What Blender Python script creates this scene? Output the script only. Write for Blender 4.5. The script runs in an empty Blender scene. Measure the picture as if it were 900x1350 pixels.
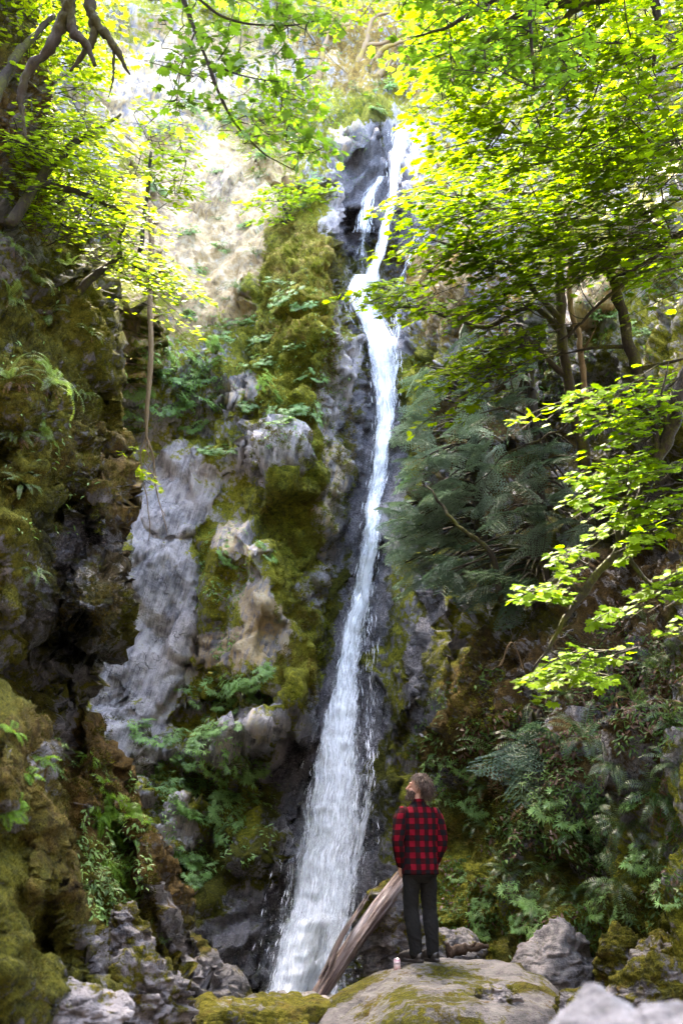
import bpy, bmesh, math, random
import numpy as np
from mathutils import Vector, Matrix
from mathutils.bvhtree import BVHTree
random.seed(7)
rng = np.random.default_rng(11)
R = math.radians
scene = bpy.context.scene
COL = scene.collection

# ------------------------------------------------------------------ camera
PITCH = R(18.0)
CAM = np.array([0.0, 0.0, 1.5])
FPX = 1312.5
FWD = np.array([0, math.cos(PITCH), math.sin(PITCH)])
UPV = np.array([0, -math.sin(PITCH), math.cos(PITCH)])
def rays(px, py):
    px = np.asarray(px, float); py = np.asarray(py, float)
    dx = (px-450.0)/FPX; dy = -(py-675.0)/FPX
    return dx[..., None]*np.array([1.0, 0, 0]) + dy[..., None]*UPV + FWD
def at(px, py, Y):
    d = rays(px, py)
    return CAM + d*(np.asarray(Y, float)/d[..., 1])[..., None]
def pxm(Y):                       # photo pixels per metre at distance Y
    return FPX/Y
cd = bpy.data.cameras.new('camera'); cam = bpy.data.objects.new('camera', cd); COL.objects.link(cam)
cam.location = CAM; cam.rotation_euler = (math.pi/2+PITCH, 0, 0)
cd.sensor_fit = 'VERTICAL'; cd.sensor_height = 36; cd.sensor_width = 24; cd.lens = 35
cd.clip_start = 0.05; cd.clip_end = 3000
cd.dof.use_dof = True; cd.dof.focus_distance = 12.0; cd.dof.aperture_fstop = 2.5
scene.camera = cam

# ------------------------------------------------------------------ noise
def _h(ix, iy, iz, s):
    h = (ix.astype(np.uint32)*np.uint32(374761393) + iy.astype(np.uint32)*np.uint32(668265263)
         + iz.astype(np.uint32)*np.uint32(2147483647) + np.uint32((s*974634541+12345) & 0xffffffff))
    h = (h ^ (h >> np.uint32(13)))*np.uint32(1274126177)
    h = (h ^ (h >> np.uint32(15)))*np.uint32(2246822519)
    return h ^ (h >> np.uint32(16))
_G = np.array([[1,1,0],[-1,1,0],[1,-1,0],[-1,-1,0],[1,0,1],[-1,0,1],[1,0,-1],[-1,0,-1],[0,1,1],[0,-1,1],[0,1,-1],[0,-1,-1],[1,1,0],[-1,1,0],[0,-1,1],[0,-1,-1]], float)
def perlin(P, s=0):
    i = np.floor(P).astype(np.int64); f = P-i
    u = f*f*f*(f*(f*6-15)+10)
    r = np.zeros(P.shape[:-1])
    for a in (0, 1):
        wx = u[..., 0] if a else 1-u[..., 0]
        for b in (0, 1):
            wy = u[..., 1] if b else 1-u[..., 1]
            for c in (0, 1):
                wz = u[..., 2] if c else 1-u[..., 2]
                g = _G[_h(i[..., 0]+a, i[..., 1]+b, i[..., 2]+c, s) & np.uint32(15)]
                d = g[..., 0]*(f[..., 0]-a)+g[..., 1]*(f[..., 1]-b)+g[..., 2]*(f[..., 2]-c)
                r += wx*wy*wz*d
    return r
def fbm(P, o=4, s=0, g=0.5, ridged=False):
    r = 0; a = 1.0; t = 0
    for k in range(o):
        n = perlin(P*(2.03**k)+17.3*k, s+k)
        if ridged: n = 0.5-np.abs(n)*1.6
        r = r+a*n; t += a; a *= g
    return r/t
def worley(P, s=0):
    """distance to the nearest feature, second nearest, and a random number of the nearest cell"""
    i = np.floor(P).astype(np.int64)
    d1 = np.full(P.shape[:-1], 9.0); d2 = d1.copy(); cid = np.zeros(P.shape[:-1])
    for a in (-1, 0, 1):
        for b in (-1, 0, 1):
            for c in (-1, 0, 1):
                j = i+np.array([a, b, c])
                h = _h(j[..., 0], j[..., 1], j[..., 2], s)
                q = np.stack([(h & np.uint32(1023))/1023.0, ((h >> np.uint32(10)) & np.uint32(1023))/1023.0, ((h >> np.uint32(20)) & np.uint32(1023))/1023.0], -1)
                d = np.linalg.norm(j+q-P, axis=-1)
                m = d < d1
                d2 = np.where(m, d1, np.minimum(d2, d))
                cid = np.where(m, ((h*np.uint32(2654435761)) >> np.uint32(8) & np.uint32(4095))/4095.0, cid)
                d1 = np.where(m, d, d1)
    return d1, d2, cid
def st3(a, b, c): return np.stack(np.broadcast_arrays(a, b, c), -1).astype(float)
def facets(P, s=0, tilt=.4):
    """broken rock: every cell of space is a block with its own height and its own tilted face"""
    i = np.floor(P).astype(np.int64); d1 = np.full(P.shape[:-1], 9.0); d2 = d1.copy(); f = np.zeros(P.shape[:-1])
    for a in (-1, 0, 1):
        for b in (-1, 0, 1):
            for c in (-1, 0, 1):
                j = i+np.array([a, b, c]); h = _h(j[..., 0], j[..., 1], j[..., 2], s); g = _h(j[..., 2], j[..., 0], j[..., 1], s+7)
                q = np.stack([((h >> np.uint32(k)) & np.uint32(1023))/1023.0 for k in (0, 10, 20)], -1)
                n = np.stack([((g >> np.uint32(k)) & np.uint32(1023))/511.5-1 for k in (0, 10, 20)], -1)
                o = P-j-q; d = np.linalg.norm(o, axis=-1); m = d < d1
                d2 = np.where(m, d1, np.minimum(d2, d))
                f = np.where(m, ((g >> np.uint32(5)) & np.uint32(255))/255.0-.5+tilt*np.sum(o*n, -1), f); d1 = np.where(m, d, d1)
    return f*sstep(0, .10, d2-d1)-.12*(1-sstep(0, .07, d2-d1))
def sstep(a, b, x):
    t = np.clip((x-a)/(b-a), 0, 1); return t*t*(3-2*t)

# ------------------------------------------------------------------ geometry helpers
class Geo:
    """collects vertices, triangles and quads (with a colour attribute) for ONE mesh"""
    def __init__(s): s.V = []; s.T = []; s.Q = []; s.C = []; s.n = 0; s.U = []
    def add(s, V, F, col=None, uv=None):
        V = np.asarray(V, float).reshape(-1, 3); F = np.asarray(F, np.int64)
        (s.T if F.shape[1] == 3 else s.Q).append(F+s.n)
        s.V.append(V); k = len(V); s.n += k
        c = np.zeros((k, 4)) if col is None else np.broadcast_to(np.asarray(col, float), (k, 4))
        s.C.append(c)
        s.U.append(np.zeros((k, 3)) if uv is None else np.asarray(uv, float))
    def mesh(s, name, smooth=True):
        V = np.concatenate(s.V); C = np.concatenate(s.C); U = np.concatenate(s.U)
        T = np.concatenate(s.T) if s.T else np.zeros((0, 3), np.int64)
        Q = np.concatenate(s.Q) if s.Q else np.zeros((0, 4), np.int64)
        me = bpy.data.meshes.new(name)
        me.vertices.add(len(V)); me.vertices.foreach_set('co', V.ravel().astype(np.float32))
        nl = T.size+Q.size; me.loops.add(nl); me.polygons.add(len(T)+len(Q))
        me.loops.foreach_set('vertex_index', np.concatenate([T.ravel(), Q.ravel()]).astype(np.int32))
        st = np.concatenate([np.arange(len(T))*3, T.size+np.arange(len(Q))*4]).astype(np.int32)
        me.polygons.foreach_set('loop_start', st)
        me.polygons.foreach_set('use_smooth', np.full(len(T)+len(Q), smooth))
        me.update(calc_edges=True)
        a = me.attributes.new('col', 'FLOAT_COLOR', 'POINT'); a.data.foreach_set('color', C.ravel().astype(np.float32))
        if np.any(U):
            a = me.attributes.new('flow', 'FLOAT_VECTOR', 'POINT'); a.data.foreach_set('vector', U.ravel().astype(np.float32))
        me.validate()
        return me
    def build(s, name, mat, parent=None, smooth=True):
        o = bpy.data.objects.new(name, s.mesh(name, smooth)); COL.objects.link(o)
        if mat: o.data.materials.append(mat)
        if parent: o.parent = parent
        return o
def tag(o, label=None, cat=None, group=None, kind=None):
    if label: o['label'] = label
    if cat: o['category'] = cat
    if group: o['group'] = group
    if kind: o['kind'] = kind
    return o
def thing(name, label, cat, loc=(0, 0, 0), group=None):
    o = bpy.data.objects.new(name, None); COL.objects.link(o); o.location = Vector([float(v) for v in loc])
    o.empty_display_size = .2
    return tag(o, label, cat, group)
def hang(root, o):                 # parent an object built in world coordinates to a thing standing at its own base
    o.parent = root; o.matrix_parent_inverse = Matrix.Translation(-root.location)
    return o
def copy_thing(root, name=None):
    r = root.copy(); COL.objects.link(r)
    for ch in list(root.children):
        c = ch.copy(); COL.objects.link(c); c.parent = r; c.matrix_parent_inverse = ch.matrix_parent_inverse.copy()
        for g in list(ch.children):
            d = g.copy(); COL.objects.link(d); d.parent = c; d.matrix_parent_inverse = g.matrix_parent_inverse.copy()
    return r
def frames(N, D):
    """rotation matrices (n,3,3) with columns x,y,z: y = D made perpendicular to z = N"""
    N = N/np.linalg.norm(N, axis=1, keepdims=True)
    D = D-N*np.sum(N*D, 1, keepdims=True)
    D = D/np.maximum(np.linalg.norm(D, axis=1, keepdims=True), 1e-6)
    return np.stack([np.cross(D, N), D, N], -1)
def stamp(geo, TV, TF, pos, rot, scl, col):
    """many copies of a small template"""
    n = len(pos); k = len(TV)
    V = np.einsum('nij,kj->nki', rot, TV)*np.asarray(scl).reshape(-1, 1, 1)+pos[:, None, :]
    F = (TF[None]+(np.arange(n)*k)[:, None, None]).reshape(-1, TF.shape[1])
    geo.add(V.reshape(-1, 3), F, col if len(col) == n*k else np.repeat(col, k, 0))
def tube(geo, pts, rad, ns=8, col=None, cap=True, rough=0.0, seed=0, smoothn=0):
    P = np.asarray(pts, float); r = np.asarray(rad, float)
    if smoothn:
        t = np.linspace(0, 1, len(P)); tt = np.linspace(0, 1, smoothn)
        P, r = spline(P, smoothn), np.interp(tt, t, r)
    n = len(P)
    tg = np.gradient(P, axis=0); tg /= np.maximum(np.linalg.norm(tg, axis=1, keepdims=True), 1e-9)
    ref = np.array([0.31, 0.22, 0.93]); 
    if abs(tg[0]@ref) > .9: ref = np.array([1.0, 0, 0])
    a = np.cross(tg[0], ref); a /= np.linalg.norm(a); A = []
    for k in range(n):
        a = a-tg[k]*(a@tg[k]); a /= np.linalg.norm(a); A.append(a)
    A = np.array(A); B = np.cross(tg, A)
    ph = np.linspace(0, 2*math.pi, ns, endpoint=False)
    off = A[:, None]*np.cos(ph)[None, :, None]+B[:, None]*np.sin(ph)[None, :, None]
    rr = r[:, None]*np.ones(ns)[None]
    if rough:
        q = P[:, None]+off*r[:, None, None]
        rr = rr*(1+rough*fbm(q/np.mean(r)*.5, 3, seed)*2)
    V = (P[:, None]+off*rr[..., None]).reshape(-1, 3)
    i = np.arange(n-1)[:, None]*ns; j = np.arange(ns)[None]; j2 = (j+1) % ns
    F = np.stack([i+j, i+j2, i+ns+j2, i+ns+j], -1).reshape(-1, 4)
    b0 = geo.n
    geo.add(V, F, col)
    if cap:
        for e in (0, n-1):
            c = geo.n; geo.V.append(P[e:e+1]); geo.U.append(np.zeros((1, 3))); geo.n += 1
            geo.C.append(np.zeros((1, 4)) if col is None else np.asarray(col, float).reshape(-1, 4)[:1])
            b = b0+e*ns; k = np.arange(ns); k2 = (k+1) % ns; cc = np.full(ns, c)
            geo.T.append(np.stack([cc, b+k2, b+k], 1) if e == 0 else np.stack([cc, b+k, b+k2], 1))
def spline(P, n):
    P = np.asarray(P, float); m = len(P)
    if m < 3: return P[0]+(P[-1]-P[0])*np.linspace(0, 1, n)[:, None]
    Q = np.vstack([2*P[0]-P[1], P, 2*P[-1]-P[-2]])
    out = []
    for t in np.linspace(0, m-1, n):
        k = min(int(t), m-2); f = t-k; a, b, c, d = Q[k:k+4]
        out.append(.5*((2*b)+(-a+c)*f+(2*a-5*b+4*c-d)*f*f+(-a+3*b-3*c+d)*f**3))
    return np.array(out)

# ------------------------------------------------------------------ node helpers
def newmat(name):
    m = bpy.data.materials.new(name); m.use_nodes = True; nt = m.node_tree; nt.nodes.clear(); return m, nt
def nd(nt, typ, ins=None, **props):
    n = nt.nodes.new('ShaderNode'+typ)
    for k, v in props.items(): setattr(n, k, v)
    for k, v in (ins or {}).items():
        s = n.inputs[k]
        if hasattr(v, 'is_linked') or isinstance(v, bpy.types.NodeSocket): nt.links.new(v, s)
        else:
            if isinstance(v, tuple) and len(v) == 3 and s.type == 'RGBA': v = v+(1,)
            s.default_value = v
    return n
def math_(nt, op, a, b=0.0, c=0.0, clamp=False):
    n = nd(nt, 'Math', {0: a, 1: b, 2: c}, operation=op); n.use_clamp = clamp; return n.outputs[0]
def mixc(nt, f, a, b, mode='MIX'):
    n = nt.nodes.new('ShaderNodeMix'); n.data_type = 'RGBA'; n.blend_type = mode; n.clamp_factor = True
    for s, v in ((n.inputs[0], f), (n.inputs[6], a), (n.inputs[7], b)):
        if isinstance(v, bpy.types.NodeSocket): nt.links.new(v, s)
        else: s.default_value = v+(1,) if isinstance(v, tuple) and len(v) == 3 else v
    return n.outputs[2]
def mixf(nt, f, a, b):
    n = nt.nodes.new('ShaderNodeMix'); n.data_type = 'FLOAT'; n.clamp_factor = True
    for s, v in ((n.inputs[0], f), (n.inputs[2], a), (n.inputs[3], b)):
        if isinstance(v, bpy.types.NodeSocket): nt.links.new(v, s)
        else: s.default_value = v
    return n.outputs[0]
def ramp(nt, f, stops):
    n = nd(nt, 'ValToRGB', {0: f}); e = n.color_ramp.elements
    while len(e) < len(stops): e.new(0.5)
    for k, (p, c) in enumerate(stops):
        e[k].position = p; e[k].color = (c, c, c, 1) if not isinstance(c, tuple) else c+(1,)
    return n.outputs[0]
def sm(nt, x, a, b):
    n = nd(nt, 'MapRange', {0: x, 1: a, 2: b}); n.interpolation_type = 'SMOOTHSTEP'; return n.outputs[0]
def noise(nt, vec, scale, detail=4, rough=.55, dist=0.0):
    return nd(nt, 'TexNoise', {'Vector': vec, 'Scale': scale, 'Detail': detail, 'Roughness': rough, 'Distortion': dist}).outputs[0]
def objco(nt): return nd(nt, 'TexCoord').outputs['Object']
def mapping(nt, v, rot=(0, 0, 0), scl=(1, 1, 1)):      # turn first, then stretch
    if any(rot): v = nd(nt, 'Mapping', {'Vector': v, 'Rotation': rot}).outputs[0]; rot = (0, 0, 0)
    return nd(nt, 'Mapping', {'Vector': v, 'Rotation': rot, 'Scale': scl}).outputs[0]
def sepattr(nt, name='col'):
    a = nd(nt, 'Attribute', attribute_name=name); s = nd(nt, 'SeparateColor', {0: a.outputs['Color']})
    return s.outputs[0], s.outputs[1], s.outputs[2], a.outputs['Alpha']
def finish(nt, shader):
    nt.links.new(shader, nd(nt, 'OutputMaterial').inputs[0])

def rock_material(name, rock_tint=(1, 1, 1), sc=1.0, moss_gold=.5, strata_rot=(0.2, 1.34, 0.15), moss_val=1.0, layers=1.0):
    """bare, lichen-covered, wet and mossy rock; the attribute col holds moss, wet, lichen, dry; painted shade shares the second channel"""
    m, nt = newmat(name)
    co = objco(nt); moss, wet, tan, dry = sepattr(nt)
    n1 = noise(nt, co, .55*sc, 7, .62, .3); n2 = noise(nt, co, 3.2*sc, 6, .65, .2); n3 = noise(nt, co, 22*sc, 5, .7)
    st = noise(nt, mapping(nt, co, strata_rot, (1.3*sc, 1.3*sc, 13*sc)), 1.0, 7, .68, .06)
    vv = nd(nt, 'TexVoronoi', {'Vector': mapping(nt, nd(nt, 'VectorMath', {0: co, 1: nd(nt, 'TexNoise', {'Vector': co, 'Scale': 2.0*sc, 'Detail': 3}).outputs[1]}, operation='ADD').outputs[0], strata_rot, (1.2*sc, 1.2*sc, 3.4*sc)), 'Scale': 1.1}, feature='DISTANCE_TO_EDGE').outputs[0]
    crack = math_(nt, 'MAXIMUM', sm(nt, vv, 0.0, .02), sm(nt, noise(nt, co, 1.7*sc, 3), .42, .52))
    s2 = noise(nt, mapping(nt, co, strata_rot, (4*sc, 4*sc, 44*sc)), 1.0, 5, .7, .05)
    v = math_(nt, 'ADD', math_(nt, 'MULTIPLY', n1, .30), math_(nt, 'ADD', math_(nt, 'MULTIPLY', st, .45*layers), math_(nt, 'ADD', math_(nt, 'MULTIPLY', s2, .22*layers), math_(nt, 'ADD', math_(nt, 'MULTIPLY', n2, .18+.35*(1-layers)), math_(nt, 'MULTIPLY', n3, .32*(1-layers))))))
    t = rock_tint
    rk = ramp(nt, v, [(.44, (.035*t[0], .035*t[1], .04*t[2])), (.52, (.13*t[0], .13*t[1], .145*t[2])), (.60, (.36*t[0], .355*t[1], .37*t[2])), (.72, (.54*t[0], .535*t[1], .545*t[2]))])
    rk = mixc(nt, math_(nt, 'MULTIPLY', sm(nt, n3, .45, .75), .35), rk, (.07, .062, .055))
    # lichen: pale beige and ochre crust
    tn = ramp(nt, n2, [(.3, (.22, .14, .055)), (.47, (.36, .25, .10)), (.6, (.42, .34, .215)), (.75, (.45, .43, .40))])
    tn = mixc(nt, math_(nt, 'SUBTRACT', 1.0, sm(nt, v, .46, .58)), tn, (.15, .115, .085))
    tf = sm(nt, math_(nt, 'ADD', tan, math_(nt, 'MULTIPLY', math_(nt, 'SUBTRACT', math_(nt, 'ADD', math_(nt, 'MULTIPLY', n2, .6), math_(nt, 'MULTIPLY', st, .4)), .5), 1.6)), .38, .62)
    rk = mixc(nt, tf, rk, tn)
    rk = mixc(nt, math_(nt, 'MULTIPLY', math_(nt, 'SUBTRACT', 1.0, crack), .8), rk, (.03, .026, .024))
    wet_shade_col = mixc(nt, 1.0, rk, (.27, .265, .285), 'MULTIPLY')
    wf = sm(nt, math_(nt, 'ADD', wet, math_(nt, 'MULTIPLY', math_(nt, 'SUBTRACT', n1, .5), .8)), .3, .7)
    rk = mixc(nt, wf, rk, wet_shade_col)
    # moss
    n4 = noise(nt, co, 8*sc, 6, .72); n5 = noise(nt, co, 34*sc, 4, .8)
    mm = math_(nt, 'ADD', math_(nt, 'MULTIPLY', n1, .25), math_(nt, 'ADD', math_(nt, 'MULTIPLY', n4, .42), math_(nt, 'MULTIPLY', n5, .38)))
    g = moss_gold
    mg = ramp(nt, mm, [(.40, (.010, .012, .003)), (.48, (.035+.02*g, .048, .006)), (.56, (.085+.05*g, .105+.01*g, .010)), (.67, (.20+.07*g, .21, .03))])
    md = ramp(nt, mm, [(.40, (.012, .007, .003)), (.48, (.05, .031, .010)), (.56, (.12, .077, .020)), (.67, (.26, .17, .05))])
    mcol = mixc(nt, sm(nt, math_(nt, 'ADD', dry, math_(nt, 'MULTIPLY', math_(nt, 'SUBTRACT', n2, .5), .9)), .3, .7), mg, md)
    dk = math_(nt, 'MULTIPLY', math_(nt, 'SUBTRACT', 1.0, math_(nt, 'MULTIPLY', wf, .72)), moss_val)  # moss darkens with the mask too, for damp and painted shade alike
    mcol = mixc(nt, 1.0, mcol, nd(nt, 'CombineColor', {0: dk, 1: dk, 2: dk}).outputs[0], 'MULTIPLY')
    mf = sm(nt, math_(nt, 'ADD', moss, math_(nt, 'ADD', math_(nt, 'MULTIPLY', math_(nt, 'SUBTRACT', n2, .5), 1.3), math_(nt, 'MULTIPLY', math_(nt, 'SUBTRACT', n4, .5), 1.0))), .36, .60)
    colr = mixc(nt, mf, rk, mcol)
    rough = mixf(nt, mf, mixf(nt, wf, .62, mixf(nt, n3, .08, .42)), .95)
    hr = math_(nt, 'ADD', math_(nt, 'ADD', math_(nt, 'MULTIPLY', st, .5*layers), math_(nt, 'MULTIPLY', s2, .25*layers)), math_(nt, 'ADD', math_(nt, 'MULTIPLY', n2, .4), math_(nt, 'ADD', math_(nt, 'MULTIPLY', n3, .22), math_(nt, 'MULTIPLY', crack, .10))))
    hm = math_(nt, 'ADD', math_(nt, 'MULTIPLY', n4, .5), math_(nt, 'MULTIPLY', n5, .28))
    h = mixf(nt, mf, hr, math_(nt, 'ADD', hm, .25))
    bp = nd(nt, 'Bump', {'Height': h, 'Strength': 1.0, 'Distance': .2/sc})
    b = nd(nt, 'BsdfPrincipled', {'Base Color': colr, 'Roughness': rough, 'Normal': bp.outputs[0], 'Specular IOR Level': mixf(nt, mf, mixf(nt, wf, .45, .8), .12)})
    finish(nt, b.outputs[0]); return m
def leaf_material(name, top, glow, var=.5, gloss=.35, young=None, spec=.4):
    """thin leaf: reflects, lets light through and shines a little; col r,g hold random numbers of each leaf"""
    m, nt = newmat(name)
    r, g, bl, al = sepattr(nt)
    k = mixf(nt, r, 1-var*.7, 1+var*.7)
    cc = nd(nt, 'CombineColor', {0: k, 1: k, 2: k}).outputs[0]
    a = mixc(nt, 1.0, top, cc, 'MULTIPLY'); t = mixc(nt, 1.0, glow, cc, 'MULTIPLY')
    if young:
        a = mixc(nt, math_(nt, 'MULTIPLY', g, .8), a, young[0]); t = mixc(nt, math_(nt, 'MULTIPLY', g, .8), t, young[1])
    # sparse old leaves
    d = nd(nt, 'BsdfDiffuse', {'Color': a}); tr = nd(nt, 'BsdfTranslucent', {'Color': t})
    gl = nd(nt, 'BsdfGlossy', {'Color': (1, 1, 1), 'Roughness': gloss})
    ad = nd(nt, 'AddShader', {0: d.outputs[0], 1: tr.outputs[0]})
    fc = nd(nt, 'LayerWeight', {'Blend': .5}).outputs['Facing']
    fr = math_(nt, 'ADD', .05, math_(nt, 'MULTIPLY', math_(nt, 'POWER', fc, 4.0), .45))
    mx = nd(nt, 'MixShader', {0: math_(nt, 'MULTIPLY', fr, spec), 1: ad.outputs[0], 2: gl.outputs[0]})
    finish(nt, mx.outputs[0]); return m
def bark_material(name, c0, c1, moss=0.5, mossc=(.10, .10, .012), sc=1.0):
    m, nt = newmat(name); co = objco(nt)
    n1 = noise(nt, co, 2.5*sc, 5, .6); n2 = noise(nt, mapping(nt, co, (0, 0, 0), (14*sc, 14*sc, 3*sc)), 1, 5, .65); n3 = noise(nt, co, 30*sc, 4, .7)
    c = mixc(nt, n2, c0, c1)
    mf = sm(nt, math_(nt, 'ADD', math_(nt, 'MULTIPLY', n1, .7), math_(nt, 'MULTIPLY', n3, .4)), .8-moss*.55, .95-moss*.55)
    mc = mixc(nt, n3, tuple(v*.35 for v in mossc), tuple(v*1.6 for v in mossc))
    c = mixc(nt, mf, c, mc)
    bp = nd(nt, 'Bump', {'Height': math_(nt, 'ADD', n2, math_(nt, 'MULTIPLY', n3, .6)), 'Strength': .9, 'Distance': .03})
    b = nd(nt, 'BsdfPrincipled', {'Base Color': c, 'Roughness': .9, 'Normal': bp.outputs[0], 'Specular IOR Level': .2})
    finish(nt, b.outputs[0]); return m
def plain(name, c, rough=.6, var=.0, sc=30, metal=0.0, bump=0.0, spec=.5):
    m, nt = newmat(name); co = objco(nt); n = noise(nt, co, sc, 4, .6)
    col = mixc(nt, n, tuple(v*(1-var) for v in c), tuple(min(1, v*(1+var)) for v in c))
    ins = {'Base Color': col, 'Roughness': rough, 'Metallic': metal, 'Specular IOR Level': spec}
    if bump: ins['Normal'] = nd(nt, 'Bump', {'Height': n, 'Strength': .7, 'Distance': bump}).outputs[0]
    finish(nt, nd(nt, 'BsdfPrincipled', ins).outputs[0]); return m
SUNS, SKYS, EXPO = 2.0, 0.15, 5.5
# ------------------------------------------------------------------ cliffs
def tps(pts, smooth=1e-3):
    p = np.array(pts, float); X = p[:, :2]/400.0; y = p[:, 2]
    d = np.linalg.norm(X[:, None]-X[None], axis=2)
    K = np.where(d > 0, d*d*np.log(np.maximum(d, 1e-9)), 0)+np.eye(len(p))*smooth
    Pm = np.hstack([np.ones((len(p), 1)), X])
    A = np.block([[K, Pm], [Pm.T, np.zeros((3, 3))]])
    w = np.linalg.solve(A, np.concatenate([y, np.zeros(3)]))
    def f(px, py):
        q = np.stack([px, py], -1)/400.0; r = np.zeros(px.shape)
        for k in range(len(X)):
            dd = np.sum((q-X[k])**2, -1); r += w[k]*.5*dd*np.log(np.maximum(dd, 1e-12))
        return r+w[-3]+w[-2]*q[..., 0]+w[-1]*q[..., 1]
    return f
def ell(px, py, cx, cy, rx, ry, ang=0):
    a = R(ang); x = px-cx; y = py-cy
    return np.sqrt(((x*math.cos(a)+y*math.sin(a))/rx)**2+((-x*math.sin(a)+y*math.cos(a))/ry)**2)
def dome(d, p=2.0): return np.sqrt(np.clip(1-np.clip(d, 0, 1)**p, 0, 1))
def block(px, py, cx, cy, rx, ry, ang, seed):
    """height 0..1 of an angular block with flat, tilted faces"""
    r = np.random.default_rng(seed); a = R(ang); x = (px-cx); y = (py-cy); u = (x*math.cos(a)+y*math.sin(a))/rx; v = (-x*math.sin(a)+y*math.cos(a))/ry
    h = np.full(px.shape, 1.0)+u*r.uniform(-.3, .3)+v*r.uniform(.0, .2); n = 7; o = r.uniform(0, 6.28)
    for k in range(n):
        t = o+k*2*math.pi/n+r.uniform(-.35, .35); d = u*math.cos(t)+v*math.sin(t)
        h = np.minimum(h, (r.uniform(.85, 1.1)-d)/r.uniform(.22, .6))
    return np.clip(h, 0, 1.3)
def rock_detail(P, amp, seed, srot):
    """displacement in metres along the normal: big forms, blocks, foliation, small roughness"""
    a, b, c = srot
    M = np.array(Matrix.Rotation(a, 3, 'X') @ Matrix.Rotation(b, 3, 'Y') @ Matrix.Rotation(c, 3, 'Z'))
    Q = P@M.T
    warp = np.stack([fbm(P*.7, 3, seed+40), fbm(P*.7+9, 3, seed+41), fbm(P*.7+19, 3, seed+42)], -1)
    W = P+warp*.22; Q = W@M.T
    d = fbm(P*.28, 3, seed)*.8+fbm(P*.8, 3, seed+5, ridged=True)*.16
    d += facets(Q*np.array([.42, .42, .95]), seed+9, .9)*.55
    d += facets(Q*np.array([1.15, 1.15, 2.8]), seed+12, .9)*.24
    d += facets(Q*np.array([3.1, 3.1, 7.5]), seed+14, .9)*.085
    d += fbm(Q*np.array([2.2, 2.2, 14.0]), 4, seed+20)*.05+fbm(P*5.5, 3, seed+23)*.06
    return d*amp
def grid_faces(nr, nc, flip=False):
    i = np.arange(nr-1)[:, None]*nc; j = np.arange(nc-1)[None]
    q = np.stack([i+j, i+j+1, i+nc+j+1, i+nc+j], -1).reshape(-1, 4)
    return q[:, ::-1] if not flip else q
def grid_normals(P):
    a = np.gradient(P, axis=0); b = np.gradient(P, axis=1)
    n = np.cross(a, b); n /= np.maximum(np.linalg.norm(n, axis=-1, keepdims=True), 1e-9)
    return n
def paint(px, py, blobs, base, warp):
    """blend a mask from soft ellipses (x, y, rx, ry, angle, value) with wobbly rims"""
    v = np.full(px.shape, float(base))
    wx, wy = px+warp[0], py+warp[1]
    for (x, y, rx, ry, an, val) in blobs:
        k = 1-sstep(.62, 1.12, ell(wx, wy, x, y, rx, ry, an)); v = v*(1-k)+val*k
    return v
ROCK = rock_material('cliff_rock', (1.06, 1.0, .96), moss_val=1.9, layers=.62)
ROCK_LEFT = rock_material('mossy_cliff_rock', (.42, .40, .40), 1.6, .6, (.2, .9, .1), .85)  # darker copy of the cliff rock, left walls' shade put into its colour
SURF = []                                        # (BVH, vertices) used to stand plants on the rock

def link_surface(name, P, flip, masks, mat, label):
    nr, nc = P.shape[:2]; g = Geo(); g.add(P.reshape(-1, 3), grid_faces(nr, nc, flip), masks.reshape(-1, 4))
    o = g.build(name, mat); tag(o, label, kind='structure')
    SURF.append(BVHTree.FromPolygons([tuple(v) for v in P.reshape(-1, 3).tolist()], grid_faces(nr, nc, flip).tolist()))
    return o
def hit(px, py):
    """first rock surface met by the sight line through a photo pixel: point, normal facing us, distance"""
    d = rays(px, py); d = d/np.linalg.norm(d); best = None
    for b in SURF:
        p, n, i, t = b.ray_cast(Vector(CAM), Vector(d))
        if p is not None and (best is None or t < best[2]):
            if n.dot(Vector(d)) > 0: n = -n
            best = (np.array(p), np.array(n), t)
    return best

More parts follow.
